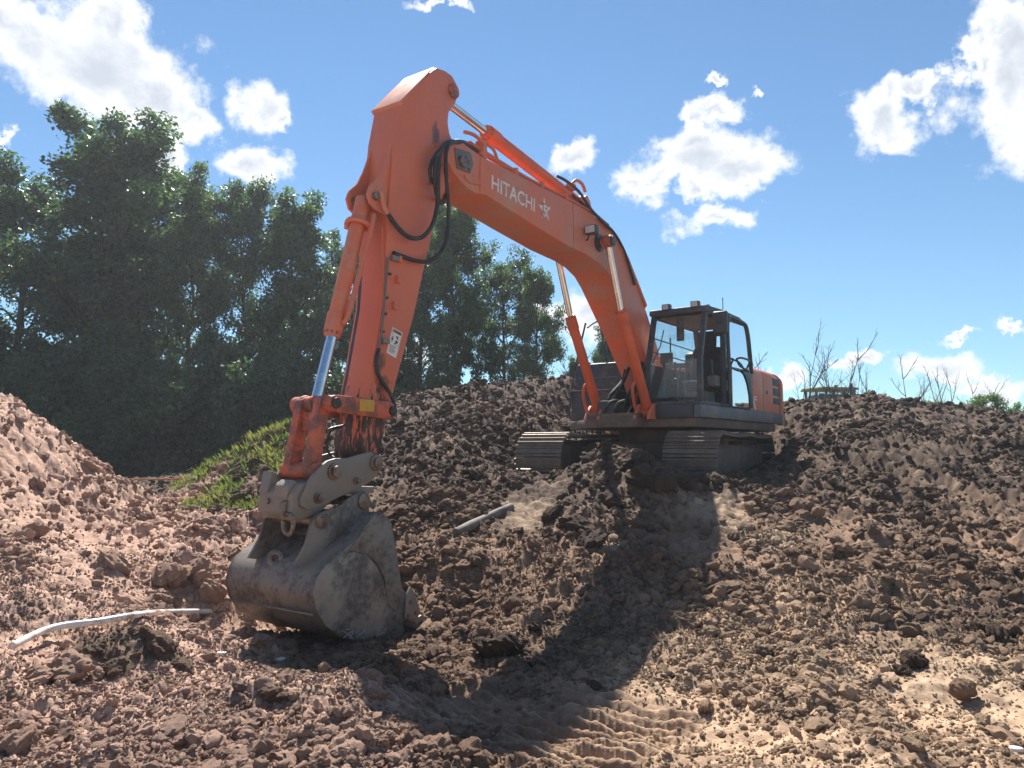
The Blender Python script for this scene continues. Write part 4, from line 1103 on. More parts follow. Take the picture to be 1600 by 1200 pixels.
part(G().tube([(e0[0], e0[1], 1.4), (e0[0], e0[1], 1.92)], .055, 14).tube([(e0[0], e0[1], 1.90), (e0[0], e0[1], 2.0)], [.11, .09], 16).box(e0[0] - .02, e0[0] + .12, e0[1] - .02, e0[1] + .02, 1.82, 1.86), 'exhaust_stack', 'underbody', .008)
part(G().tube([(-2.6, 1.05, 1.12), (-2.6, 1.05, 1.26)], .07, 12), 'filler_cap', 'red', .01)

# right hand box: tank and tool locker
bl0 = S.hit(892, 612, u=.85)[1]; bl1 = -.48
lkz = S.hit(905, 612, u=.85)[2]
bxl = part(G().box(-.2, .85, bl0, bl1, .02, lkz), 'tool_locker', 'charcoal', .025, seg=3)
ub = S.hit(902, 612, u=.45)[1]; uz = S.hit(930, 571, u=.1)[2]; um = S.hit(925, 590, u=.45)[2]
part(G().prism([(.55, lkz), (.55, um), (.44, uz), (-1.2, uz), (-1.2, lkz)], ub, bl1), 'fuel_tank', 'dark', .03, seg=3)
part(G().box(-.2, .9, bl0 - .02, bl1 + .02, lkz, lkz + .02), 'step_plate', 'skirt', .004)
part(G().box(.56, .57, ub + .1, bl1 - .1, um - .035, um - .01), 'step_edge', 'skirt', .002)
for l_, z_ in ((bl0 + .35, .25), (bl1 - .25, .3), (ub + .25, lkz + .15)):
    part(G().box(.851, .862, l_ - .05, l_ + .05, z_ - .03, z_ + .04) if z_ < lkz else G().box(.551, .56, l_ - .05, l_ + .05, z_ - .03, z_ + .04), 'latch', 'trim', .004)
part(G().tube([(-.1, -.9, uz), (-.1, -.9, uz + .10)], .07, 12), 'filler_cap', 'red', .01)
mp_ = [S.hit(x_, y_, u=u_) for x_, y_, u_ in ((915, 505, .5), (908, 535, .6), (896, 590, .8), (890, 640, .95), (890, 655, .95))]
part(G().tube(smooth_path(mp_), .02, 8), 'handrail', 'dark', 0)
hr_ = [S.hit(x_, y_, u=u_) for x_, y_, u_ in ((950, 575, -.2), (940, 520, -.2), (936, 503, -.2), (928, 505, .0), (918, 512, .4))]
part(G().tube(smooth_path(hr_), .018, 8).tube(smooth_path([S.hit(902, 556, u=.7), S.hit(915, 566, u=.5), S.hit(945, 572, u=.1)]), .018, 8), 'handrail', 'dark', 0)
part(G().box(.5, 1.6, -.45, -.1, .02, .34), 'deck_box', 'dark', .02)

# hoses at the boom foot
rh = random.Random(3)
for i in range(9):
    a_ = rh.uniform(-.28, .28); z0 = rh.uniform(.15, .5)
    part(G().tube(smooth_path([(.75 + .25 * rh.random(), a_ * .8, 1.0 + .2 * rh.random()), (1.05 + .2 * rh.random(), a_ + .05, .75), (1.25 + .3 * rh.random(), a_ + rh.uniform(-.1, .1), .38), (1.0, a_ - .1, .15), (.5, a_ - .1, .12)]), .03, 8), 'hose', 'rubber', 0)
for i in range(4):
    part(G().tube(smooth_path([(1.62 - .1 * i, -.30 + .1 * i, .02), (1.66 - .1 * i, -.2 + .12 * i, .26), (1.55 - .12 * i, -.1 + .12 * i, .34), (1.3 - .12 * i, -.05 + .1 * i, .3)]), .026, 8), 'hose', 'trim' if i % 2 else 'rubber', 0)

# --- cab
cab = part(G().prism([(1.44, .235), (-1.2, .235), (-1.2, .30), (1.44, .30)], .47, 1.47), 'cab', 'dark', .01)
c0_, c1_ = .50, 1.47          # right and left sides
def post(a_, b_, w=.075, d=.09, mat='dark', name='pillar'):
    A_, B_ = Vector(a_), Vector(b_); t_ = (B_ - A_).normalized(); s_ = Vector((0, 1, 0)); s_ = (s_ - t_ * s_.dot(t_)).normalized(); f_ = t_.cross(s_)
    vs = []
    for P_ in (A_, B_):
        for x_, y_ in ((-1, -1), (1, -1), (1, 1), (-1, 1)): vs.append(P_ + s_ * x_ * w / 2 + f_ * y_ * d / 2)
    return part(G().add(vs, [(0, 3, 2, 1), (4, 5, 6, 7), (0, 1, 5, 4), (1, 2, 6, 5), (2, 3, 7, 6), (3, 0, 4, 7)]), name, mat, .014, under=cab)
for l_ in (c0_, c1_):
    post((1.40, l_, .29), (1.38, l_, 1.05), .085, .09); post((1.38, l_, 1.03), (1.10, l_, 1.90), .085, .09)
    post((-1.12, l_, .29), (-1.10, l_, 1.2), .09, .11); post((-1.10, l_, 1.18), (-.92, l_, 1.90), .09, .11)
post((.22, c1_, .29), (.22, c1_, 1.92), .08, .10)
post((1.40, c0_, .33), (1.40, c1_, .33), .10, .09, name='sill')
post((1.12, c0_, 1.86), (1.12, c1_, 1.86), .10, .09, name='header')
post((1.10, c1_, 1.89), (-.92, c1_, 1.90), .10, .09, name='roof_rail'); post((1.10, c0_, 1.89), (-.92, c0_, 1.90), .10, .09, name='roof_rail')
rf = part(G().prism([(1.20, 1.95), (1.18, 2.0), (.4, 2.03), (-.6, 2.02), (-.98, 1.95), (-.98, 1.91), (1.20, 1.89)], .44, 1.53), 'roof', 'charcoal', .03, seg=3, under=cab)
part(G().box(-.8, 1.0, .56, 1.41, 1.855, 1.875), 'roof_lining', 'tan', .004, under=cab)
part(G().add([(1.43, .55, .36), (1.43, 1.42, .36), (1.415, 1.42, 1.03), (1.415, .55, 1.03)], [(0, 1, 2, 3)]), 'lower_windscreen', 'glass', 0, 0, under=cab)
part(G().add([(1.41, .55, 1.05), (1.41, 1.42, 1.05), (1.15, 1.42, 1.82), (1.15, .55, 1.82)], [(0, 1, 2, 3)]), 'windscreen', 'glass', 0, 0, under=cab)
part(G().add([(1.28, c0_, 1.0), (-.95, c0_, 1.0), (-.85, c0_, 1.82), (1.06, c0_, 1.82)], [(0, 1, 2, 3)]), 'side_window', 'glass', 0, 0, under=cab)
part(G().box(-1.05, 1.36, c0_ - .02, c0_ + .02, .29, .98), 'side_panel', 'dark', .006, under=cab)
part(G().box(-1.14, -1.08, c0_ + .04, c1_ - .04, .29, 1.02), 'rear_panel', 'dark', .006, under=cab)
part(G().add([(-1.08, .56, 1.03), (-1.08, 1.41, 1.03), (-.95, 1.41, 1.82), (-.95, .56, 1.82)], [(0, 1, 2, 3)]), 'rear_window', 'glass', 0, 0, under=cab)
part(G().box(-.99, -.95, .55, 1.42, 1.74, 1.86), 'rear_header', 'dark', .006, under=cab)
# rear quarter: glass above a rounded panel, door folded back against it
part(G().add([(.14, 1.49, .95), (-1.02, 1.49, 1.0), (-.88, 1.49, 1.82), (.14, 1.49, 1.84)], [(0, 1, 2, 3)]), 'quarter_window', 'glass', 0, 0, under=cab)
door = part(G().tube(smooth_path([(.16, 1.56, .30), (.16, 1.56, 1.0), (.16, 1.56, 1.86), (-.4, 1.56, 1.93), (-.82, 1.56, 1.90), (-.98, 1.56, 1.74), (-1.1, 1.56, 1.3), (-1.16, 1.56, .95)], 5), .035, 8), 'door', 'dark', 0, under=cab)
dp = [(.12, .26), (.12, .98), (-.30, .98), (-.62, .90), (-.86, .72), (-.98, .48), (-1.0, .26)]
part(G().prism([(.16, .24), (.16, .98), (.06, .98), (.06, .24)], 1.53, 1.58), 'door_post', 'dark', .008, under=cab)
part(G().prism(arc(-1.25, .25, .92, 0, 90, 10) + [(-1.25, .95)] + arc(-1.25, .25, .70, 90, 0, 10), 1.52, 1.58) if False else G().prism([(-.55, .98), (-1.16, .95), (-1.18, .26), (-1.0, .26), (-.98, .5), (-.88, .72), (-.72, .88)], 1.52, 1.57), 'door_panel', 'dark', .01, under=cab)
part(G().add([(a_, 1.55, b_) for a_, b_ in dp], [tuple(range(len(dp)))]), 'door_glass', 'glass', 0, 0, under=cab)
part(G().add([(.12, 1.55, 1.0), (-1.10, 1.55, 1.0), (-.98, 1.55, 1.7), (-.82, 1.55, 1.86), (.12, 1.55, 1.84)], [(0, 1, 2, 3, 4)]), 'door_glass', 'glass', 0, 0, under=cab)
part(G().tube(smooth_path([(-.20, 1.58, 1.16), (-.24, 1.66, 1.18), (-.72, 1.66, 1.16), (-.78, 1.58, 1.02), (-.74, 1.64, .98), (-.22, 1.64, 1.02), (-.20, 1.58, 1.16)], 3), .02, 6), 'door_handle', 'dark', 0, under=cab)
# inside
seat = part(G().prism([(-.05, .70), (.45, .74), (.50, .64), (.45, .56), (-.1, .54)], .74, 1.24), 'seat', 'seat', .04, seg=3, under=cab)
part(G().prism([(-.02, .70), (-.20, 1.36), (-.28, 1.44), (-.40, 1.41), (-.24, .68)], .70, 1.24), 'seat_back', 'seat', .05, seg=3, under=cab)
part(G().prism([(-.24, 1.43), (-.25, 1.68), (-.30, 1.73), (-.40, 1.69), (-.37, 1.43)], .80, 1.14), 'headrest', 'seat', .05, seg=3, under=cab)
part(G().box(-.1, .35, .80, 1.18, .30, .54), 'seat_base', 'trim', .02, under=cab)
for l_ in (.62, 1.33):
    part(G().prism([(-.2, .56), (.45, .62), (.52, .78), (.4, .82), (-.2, .76)], l_ - .08, l_ + .08), 'console', 'trim' if l_ > 1 else 'dark', .02, under=cab)
    part(G().tube([(.42, l_, .8), (.46, l_, 1.0)], [.03, .022], 8).tube([(.46, l_, .98), (.48, l_, 1.10)], [.035, .03], 8), 'joystick', 'dark', .004, under=cab)
for l_ in (.88, 1.02):
    part(G().tube([(1.0, l_, .30), (.96, l_, .75), (.82, l_, .98)], .014, 6).box(.92, 1.12, l_ - .05, l_ + .05, .33, .36), 'travel_lever', 'dark', 0, under=cab)
part(G().box(.92, 1.02, .56, .78, 1.02, 1.22), 'monitor', 'trim', .015, under=cab)
part(G().tube([(.96, .6, .5), (.97, .62, 1.1)], .02, 6), 'monitor_stalk', 'dark', 0, under=cab)
for z_ in (1.22, 1.48):
    part(G().tube([(1.2, .46, z_ + .02), (-.9, .46, z_ - .02)], .014, 6), 'window_bar', 'dark', 0, under=cab)
part(G().tube([(.3, .46, 1.0), (.3, .46, 1.6)], .014, 6), 'window_bar', 'dark', 0, under=cab)
part(G().prism([(1.12, 1.84), (1.10, 1.55), (1.02, 1.50), (.96, 1.84)], .86, 1.02) if False else G().box(.95, 1.0, .88, 1.02, 1.42, 1.86), 'sun_blind', 'dark', .02, under=cab)
# roof lights, beacon, aerial, mirror
for px, py in ((1041, 481), (1086, 476)):
    a_ = S.hit(px, py, u=1.2)
    o = part(G().box(1.12, 1.24, a_[1] - .075, a_[1] + .075, a_[2] - .05, a_[2] + .065).box(1.14, 1.2, a_[1] - .03, a_[1] + .03, a_[2] - .12, a_[2] - .04), 'work_light', 'dark', .014, under=cab)
    part(G().box(1.241, 1.248, a_[1] - .058, a_[1] + .058, a_[2] - .035, a_[2] + .05), 'work_light_lens', 'lamp', .004, under=cab)
part(G().tube([(.5, 1.30, 2.03), (.5, 1.30, 2.09), (.5, 1.30, 2.13)], [.06, .055, .025], 14), 'beacon', 'green', 0, under=cab)
part(G().tube([(-.45, 1.25, 2.0), (-.45, 1.25, 2.42)], .008, 6), 'aerial', 'dark', 0, under=cab)
part(G().tube(smooth_path([(.9, .6, 2.02), (.7, 1.0, 2.08), (.6, 1.4, 2.03)]), .014, 6), 'cable', 'rubber', 0, under=cab)
m0 = S.hit(1125, 504, l=1.74)
mir = part(G().box(m0[0] - .05, m0[0] + .06, 1.62, 1.88, m0[2] - .20, m0[2] + .20), 'mirror', 'dark', .04, seg=3, under=cab)
part(G().tube([(m0[0] - .06, 1.74, m0[2] + .1), (m0[0] - .14, 1.6, m0[2] + .16), (m0[0] - .16, 1.5, m0[2] + .2)], .018, 6), 'mirror_arm', 'dark', 0, under=cab)
part(G().box(m0[0] + .061, m0[0] + .066, 1.70, 1.80, m0[2] - .05, m0[2] + .05), 'mirror_cap', 'grease', .01, under=cab)
part(G().tube([(1.02, .56, 1.05), (1.25, .75, 1.3), (1.30, .78, 1.6)], .01, 6) if False else G().tube([(1.43, .60, 1.0), (1.36, .72, 1.30), (1.26, .75, 1.60)], .01, 6), 'wiper', 'dark', 0, under=cab)

# --- undercarriage (turned a little against the upper structure)
ZT, ZB_ = -.20, -1.30
RAD = .47; UF, UR = 1.72, -2.86; zc = (ZT + ZB_) / 2 - .01
cb = part(G().prism([(-1.6, -1.1), (.9, -1.1), (.9, 1.0), (-1.6, 1.0)], -.98, -.42, 'z'), 'car_body', 'underbody', .06, seg=3, uc=True)
part(G().prism([(.6, -1.2), (1.0, -1.2), (.75, .95), (.35, .95)], -.95, -.50, 'z').prism([(-1.6, -1.2), (-1.2, -1.2), (-1.3, .95), (-1.7, .95)], -.95, -.5, 'z'), 'cross_leg', 'underbody', .04, under=cb)
sw = .92
g = G().prism([(-.095, .0), (.095, .0), (.095, .022), (-.095, .022)], -sw / 2, sw / 2)
for a_ in (-.085, .015):
    g.prism([(a_, .022), (a_ + .034, .022), (a_ + .028, .062), (a_ + .008, .062)], -sw / 2, sw / 2)
shoe_me = g.mesh('track_shoe', 0, 35); shoe_me.materials.append(M['shoe'])
def loop_point(s_):
    """point and outward direction on the track loop"""
    st = UF - UR; hr = math.pi * RAD; s_ %= 2 * (st + hr)
    if s_ < st:
        u_ = UR + s_; sag = .035 * math.sin(math.pi * 2 * abs((s_ / st - .5))) * 1.0
        return u_, zc + RAD - sag, 90.
    s_ -= st
    if s_ < hr:
        a_ = 90 - math.degrees(s_ / RAD); return UF + RAD * math.cos(R(a_)), zc + RAD * math.sin(R(a_)), a_
    s_ -= hr
    if s_ < st: return UF - s_, zc - RAD, -90.
    s_ -= st
    a_ = -90 - math.degrees(s_ / RAD); return UR + RAD * math.cos(R(a_)), zc + RAD * math.sin(R(a_)), a_
PER = 2 * (UF - UR + math.pi * RAD); NS = 60
for lc in (1.25, -1.535):
    tr_ = part(G().prism(arc(UF, zc, RAD - .13, 60, -60, 8) + arc(UR, zc, RAD - .13, -120, -240, 8), lc - .20, lc + .20), 'track', 'underbody', .02, uc=True)
    for i in range(NS):
        u_, z_, a_ = loop_point(PER * (i + .5) / NS)
        o = bpy.data.objects.new('track_shoe', shoe_me); link(o, tr_)
        o.location = (u_, lc, z_); o.rotation_euler = (0, R(90 - a_), 0)
    ch = [];
    for i in range(NS * 2):
        u_, z_, a_ = loop_point(PER * i / (NS * 2)); ch.append((u_ - .05 * math.cos(R(a_)), z_ - .05 * math.sin(R(a_))))
    g = G(); n_ = len(ch)
    for dl in (-.09, .09):
        vs = []; 
        for (u_, z_), (u2, z2) in zip(ch, [loop_point(PER * i / (NS * 2))[:2] for i in range(n_)]):
            t_ = 1.; vs += [(u_, lc + dl - .025, z_), (u_, lc + dl + .025, z_), (u_ + (u_ - u2) * .9, lc + dl + .025, z_ + (z_ - z2) * .9), (u_ + (u_ - u2) * .9, lc + dl - .025, z_ + (z_ - z2) * .9)]
        fs = []
        for i in range(n_):
            j = (i + 1) % n_
            for q1 in range(4): fs.append((i * 4 + q1, i * 4 + (q1 + 1) % 4, j * 4 + (q1 + 1) % 4, j * 4 + q1))
        g.add(vs, fs)
    part(g, 'chain', 'underbody', 0, under=tr_)
    for u_ in (UF, UR):
        part(G().tube([(u_, lc - .08, zc), (u_, lc + .08, zc)], RAD - .12, 28).tube([(u_, lc - .24, zc), (u_, lc + .24, zc)], .17, 18), 'idler' if u_ == UF else 'sprocket', 'underbody', .02, under=tr_)
    for i in range(7):
        u_ = UR + .65 + i * .57
        part(G().tube([(u_, lc - .24, zc - RAD + .2), (u_, lc + .24, zc - RAD + .2)], .10, 14), 'roller', 'underbody', .01, under=tr_)
    for u_ in (-1.6, .4):
        part(G().tube([(u_, lc - .2, zc + RAD - .16), (u_, lc + .2, zc + RAD - .16)], .08, 14), 'top_roller', 'underbody', .01, under=tr_)
    part(G().prism([(UF - .25, zc + .16), (UF - .5, zc + .26), (UR + .5, zc + .26), (UR + .3, zc + .1), (UR + .4, zc - .22), (UF - .4, zc - .22)], lc - .26, lc + .26), 'track_frame', 'underbody', .04, under=tr_)
# ------------------------------------------------------------------ trees and plants
lm, lnt, lb, lo = new_mat('leaves'); k = NT(lnt); lnt.nodes.remove(lb)
ta = k.n('ShaderNodeAttribute', attribute_name='tone')
oi = k.n('ShaderNodeObjectInfo')
c = k.mix(ta.outputs['Fac'], (.040, .074, .038), (.105, .150, .062))
c = k.mix(1.0, c, oi.outputs['Color'], 'MULTIPLY')
d_ = k.n('ShaderNodeBsdfPrincipled'); k.link(c, d_.inputs['Base Color']); d_.inputs['Roughness'].default_value = .45; d_.inputs['Specular IOR Level'].default_value = .5
t_ = k.n('ShaderNodeBsdfTranslucent'); k.link(k.mix(1.0, c, (1.35, 1.75, 1.0), 'MULTIPLY'), t_.inputs[0])
ms = k.n('ShaderNodeMixShader'); ms.inputs[0].default_value = .40; k.link(d_.outputs[0], ms.inputs[1]); k.link(t_.outputs[0], ms.inputs[2])
k.link(ms.outputs[0], lo.inputs['Surface'])
M['leaf'] = lm
M['bark'] = worn('bark', (.075, .06, .048), (.04, .035, .028), .4, .9, scale=5, bump=.4)
M['twig'] = worn('dead_twig', (.13, .10, .082), (.08, .06, .05), .4, .9, scale=8, bump=.2)
gm2, gnt2, gb2, go2 = new_mat('grass_blades'); k = NT(gnt2)
n1 = k.noise(k.n('ShaderNodeTexCoord').outputs['Object'], 1.5, 4)
c = k.mix(k.ramp(n1, .35, .65), (.095, .145, .04), (.19, .175, .07))
k.link(c, gb2.inputs['Base Color']); gb2.inputs['Roughness'].default_value = .5
t_ = k.n('ShaderNodeBsdfTranslucent'); k.link(k.mix(1.0, c, (1.3, 1.5, .8), 'MULTIPLY'), t_.inputs[0])
ms = k.n('ShaderNodeMixShader'); ms.inputs[0].default_value = .5; k.link(gb2.outputs[0], ms.inputs[1]); k.link(t_.outputs[0], ms.inputs[2]); k.link(ms.outputs[0], go2.inputs['Surface'])
M['grass'] = gm2


def tubes_np(segs, n=5):
    """tapered limbs from (p0, p1, r0, r1) rows"""
    V_, F_ = [], []
    for p0, p1, r0, r1 in segs:
        a = np.asarray(p0, float); b = np.asarray(p1, float); t = b - a; ln = np.linalg.norm(t)
        if ln < 1e-6: continue
        t /= ln; s_ = np.cross(t, [.3, .9, .1] if abs(t[1]) < .8 else [1, 0, 0]); s_ /= np.linalg.norm(s_); w = np.cross(t, s_)
        o = len(V_)
        for P_, r in ((a, r0), (b, r1)):
            for j in range(n):
                an = 2 * math.pi * j / n; V_.append(P_ + (s_ * math.cos(an) + w * math.sin(an)) * r)
        for j in range(n): F_.append((o + j, o + (j + 1) % n, o + n + (j + 1) % n, o + n + j))
    return np.array(V_), np.array(F_)


def leaves_np(cent, rad, per, rg_, ls):
    """leaf blades spread through clumps; returns vertices, quads, tone per vertex"""
    n = len(cent); N = n * per
    d = rg_.normal(size=(N, 3)); d /= np.linalg.norm(d, axis=1)[:, None]
    rr2 = rg_.uniform(0, 1, (N, 1)) ** .45
    P_ = np.repeat(cent, per, 0) + d * rr2 * np.repeat(rad, per)[:, None] * np.array([[1, 1, .72]])
    t = rg_.normal(size=(N, 3)) + d * .6; t[:, 2] -= .35; t /= np.linalg.norm(t, axis=1)[:, None]
    up = rg_.normal(size=(N, 3)) * .55 + np.array([[0, 0, 1.]]); s_ = np.cross(t, up); s_ /= np.linalg.norm(s_, axis=1)[:, None] + 1e-9
    nn = np.cross(s_, t)
    L_ = (ls * rg_.uniform(.7, 1.35, (N, 1))); W_ = L_ * .34
    v = np.stack([P_, P_ + t * L_ * .5 + s_ * W_ + nn * W_ * .35, P_ + t * L_, P_ + t * L_ * .5 - s_ * W_ + nn * W_ * .35], 1)
    q_ = np.arange(N * 4).reshape(N, 4)
    tone = np.repeat(np.clip(rg_.normal(.45, .25, N) + np.repeat(rg_.normal(0, .22, n), per), 0, 1), 4)
    return v.reshape(-1, 3), q_, tone


def tree_meshes(seed, H=12., Rc=3., low=.16, per=105, ls=.14):
    rg_ = np.random.RandomState(seed); segs = []; cent = []; rad = []
    p = np.zeros(3); path = [p.copy()]
    nseg = 9
    for i in range(nseg):
        p = p + np.array([rg_.normal(0, .12), rg_.normal(0, .12), H * .88 / nseg]); path.append(p.copy())
    for i in range(nseg): segs.append((path[i], path[i + 1], .17 * (1 - i / nseg) ** .8 + .02, .17 * (1 - (i + 1) / nseg) ** .8 + .02))
    nl = 36
    for i in range(nl):
        h = low + (.95 - low) * (i + rg_.uniform(0, 1)) / nl
        f = h * nseg / .88 * .88; k0 = min(int(h / .9 * nseg), nseg - 1)
        o = path[k0] + (path[k0 + 1] - path[k0]) * rg_.uniform(0, 1)
        az_ = i * 2.4 + rg_.uniform(-.5, .5); prof_ = math.sin(math.pi * min(1, (h - low * .5) / (1.06 - low * .5)) ** .75) ** .7
        ln = Rc * max(.25, prof_) * rg_.uniform(.7, 1.12); el_ = R(rg_.uniform(15, 50) + 25 * h)
        d = np.array([math.cos(az_) * math.cos(el_), math.sin(az_) * math.cos(el_), math.sin(el_)])
        q0 = o; r0 = .055 * (1.1 - h) + .02
        for j in range(4):
            q1 = q0 + d * ln / 4 + rg_.normal(0, .10, 3); segs.append((q0, q1, r0 * (1 - j / 4.6), r0 * (1 - (j + 1) / 4.6)))
            if j > 0:
                for b_ in range(2):
                    e = d * .55 + rg_.normal(0, .55, 3); e[2] += .25; e /= np.linalg.norm(e); q2 = q1 + e * ln * rg_.uniform(.18, .38)
                    segs.append((q1, q2, r0 * .4, .008)); cent.append(q2); rad.append(rg_.uniform(.30, .62))
                    if rg_.uniform() < .5: cent.append(q1 + (q2 - q1) * .5 + rg_.normal(0, .2, 3)); rad.append(rg_.uniform(.28, .5))
            q0 = q1
        cent.append(q0); rad.append(rg_.uniform(.35, .6))
    cent.append(path[-1] + np.array([0, 0, .3])); rad.append(.7); cent.append(path[-2] + rg_.normal(0, .3, 3)); rad.append(.8)
    V_, F_ = tubes_np(segs)
    lv, lq, tn = leaves_np(np.array(cent), np.array(rad), per, rg_, ls)
    tm = np_mesh('trunk', V_, F_); tm.materials.append(M['bark'])
    cm = np_mesh('crown', lv, lq, smooth=False); cm.materials.append(M['leaf'])
    a_ = cm.attributes.new('tone', 'FLOAT', 'POINT'); a_.data.foreach_set('value', tn.astype(np.float32))
    top = np.percentile(lv[:, 2], 99.4); wid = np.percentile(np.abs(lv[:, 0]), 97)
    return tm, cm, top, wid


kinds = [tree_meshes(s_) for s_ in (1, 2, 3, 4, 5)]
kinds += [tree_meshes(21, 12, 2.2, .25), tree_meshes(22, 12, 3.4, .10)]


def put_tree(px, top, half, d, kind, label, group=None, tint=(1, 1, 1), rz=0., zg=1.0):
    tm, cm, th_, wid = kinds[kind]
    p = at_depth(px, top, d); x = p[0]
    hgt = (p[2] - zg) / th_; w = half / FPX * d / wid
    o = empty('tree', (x, d, zg), rz); o.scale = (w, w, hgt)
    a_ = link(bpy.data.objects.new('trunk', tm), o); b_ = link(bpy.data.objects.new('crown', cm), o)
    b_.color = (*tint, 1)
    tag(o, label, 'tree', group)
    return o


TG = 'leafy trees of the belt behind the earth banks'
put_tree(135, 192, 120, 30.5, 0, 'tallest broadleaf tree of the belt behind the reddish earth heap', TG, rz=.4)
put_tree(15, 272, 110, 29.5, 6, 'wide dark broadleaf tree rising directly behind the crest of the reddish heap', TG, rz=1.9, tint=(.9, .95, 1))
put_tree(-90, 240, 110, 32, 2, 'broadleaf tree at the outer end of the belt beyond the reddish heap', TG, rz=3.1)
put_tree(232, 262, 85, 33, 3, 'broadleaf tree standing just behind the tallest tree of the belt', TG, rz=2.2)
put_tree(305, 270, 78, 30, 1, 'broadleaf tree next to the tallest one, above the rope barrier', TG, rz=5.0, tint=(1.1, 1.05, .9))
put_tree(382, 288, 74, 31.5, 4, 'slim broadleaf tree above the head of the grassy bank', TG, rz=.9)
put_tree(468, 300, 72, 30, 5, 'round topped tree with open lower branches next to the bucket cylinder', TG, rz=2.9, tint=(1.1, 1.1, .95))
put_tree(525, 372, 52, 33, 1, 'lower tree seen between the bucket cylinder and the trees behind it', TG, rz=4.0)
put_tree(595, 395, 70, 31, 2, 'tree mostly hidden behind the excavator arm', TG, rz=1.2)
put_tree(665, 352, 66, 32.5, 3, 'tree beside the excavator arm under the hanging hoses', TG, rz=.2, tint=(1.05, 1.05, .95))
put_tree(718, 322, 62, 30, 0, 'tall pointed tree framed between the excavator arm and boom', TG, rz=5.4, tint=(1.1, 1.08, .9))
put_tree(785, 402, 58, 31, 6, 'bushy tree below the boom with a rounded crown', TG, rz=2.5)
put_tree(838, 425, 48, 29.5, 4, 'tree at the end of the belt, sloping down to the boom cylinders', TG, rz=4.4, tint=(1.1, 1.08, .9))
put_tree(893, 556, 22, 29, 5, 'small sapling tree at the foot of the belt beside the boom cylinder', TG, rz=1.4, tint=(1.2, 1.15, .9), zg=1.2)
put_tree(945, 502, 40, 32, 1, 'tree partly hidden behind the boom cylinders and fuel tank', TG, rz=3.6)
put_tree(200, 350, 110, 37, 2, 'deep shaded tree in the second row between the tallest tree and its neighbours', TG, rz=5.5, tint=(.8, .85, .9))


def bush_mesh(seed, n=90, per=120, ls=.15):
    rg_ = np.random.RandomState(seed); cent = []; rad = []; segs = []
    for i in range(n):
        a_ = rg_.uniform(0, 6.28); r_ = rg_.uniform(0, 1) ** .6 * .95; h = rg_.uniform(.12, 1) * (1 - .45 * r_ * r_)
        c_ = np.array([math.cos(a_) * r_, math.sin(a_) * r_, h]); c_ = c_ * np.array([2., 2., 4.2]); cent.append(c_); rad.append(rg_.uniform(.32, .6))
        segs.append(((0, 0, 0), c_ * np.array([.55, .55, .6]), .018, .012)); segs.append((c_ * np.array([.55, .55, .6]), c_, .012, .004))
    V_, F_ = tubes_np(segs, 4); lv, lq, tn = leaves_np(np.array(cent), np.array(rad), per, rg_, ls)
    sm = np_mesh('stems', V_, F_); sm.materials.append(M['bark'])
    fm = np_mesh('foliage', lv, lq, smooth=False); fm.materials.append(M['leaf'])
    a_ = fm.attributes.new('tone', 'FLOAT', 'POINT'); a_.data.foreach_set('value', tn.astype(np.float32))
    return sm, fm


bkinds = [bush_mesh(31, ls=.145), bush_mesh(32, ls=.145), bush_mesh(33, ls=.16)]


def put_bush(x, y, zg, rx, h, kind, label, group, tint, rz):
    o = empty('bush', (x, y, zg), rz); o.scale = (rx / 2, rx / 2, h / 4.2)
    for m_, n_ in zip(bkinds[kind], ('stems', 'foliage')):
        a_ = link(bpy.data.objects.new(n_, m_), o); a_.color = (*tint, 1)
    tag(o, label, 'bush', group)


BG = 'bushes filling the foot of the tree belt'
rb = random.Random(12)
for i, (px, d) in enumerate(((-60, 27), (15, 26.5), (85, 27.5), (150, 26.5), (215, 27), (280, 26.3), (340, 27), (400, 26.5), (460, 27), (515, 26.4), (575, 27), (635, 26.6), (700, 27.2), (765, 26.6), (830, 27), (890, 26.8), (50, 30.5), (180, 30.8), (310, 30.6), (430, 31))):
    p = at_depth(px, 700, d)
    put_bush(p[0], d, .95, rb.uniform(1.7, 2.4), rb.uniform(3.6, 5.2) if px < 500 else rb.uniform(2.4, 3.4), i % 3, 'dense green bush tinted darker for undergrowth shade at the foot of the tree belt', BG, (.8, .85, .85), rb.uniform(0, 6))  # tint dims the foliage to paint in the undergrowth shade
for px, top, rx, d, kd, lab in ((1540, 616, .85, 24.5, 0, 'largest green bush on the skyline behind the bare saplings'), (1500, 628, .5, 24.8, 1, 'small green bush on the skyline next to the largest one'), (1592, 628, .7, 24.2, 2, 'yellow green bush on the skyline where the bank drops away'), (1455, 622, .8, 25.5, 1, 'thin pale green bush behind the bank under the forked sapling')):
    p = at_depth(px, top, d); zg = 1.6
    put_bush(p[0], d, zg, rx, max(.4, p[2] - zg), kd, lab, 'bushes on the skyline', (1.35, 1.3, .9), rb.uniform(0, 6))


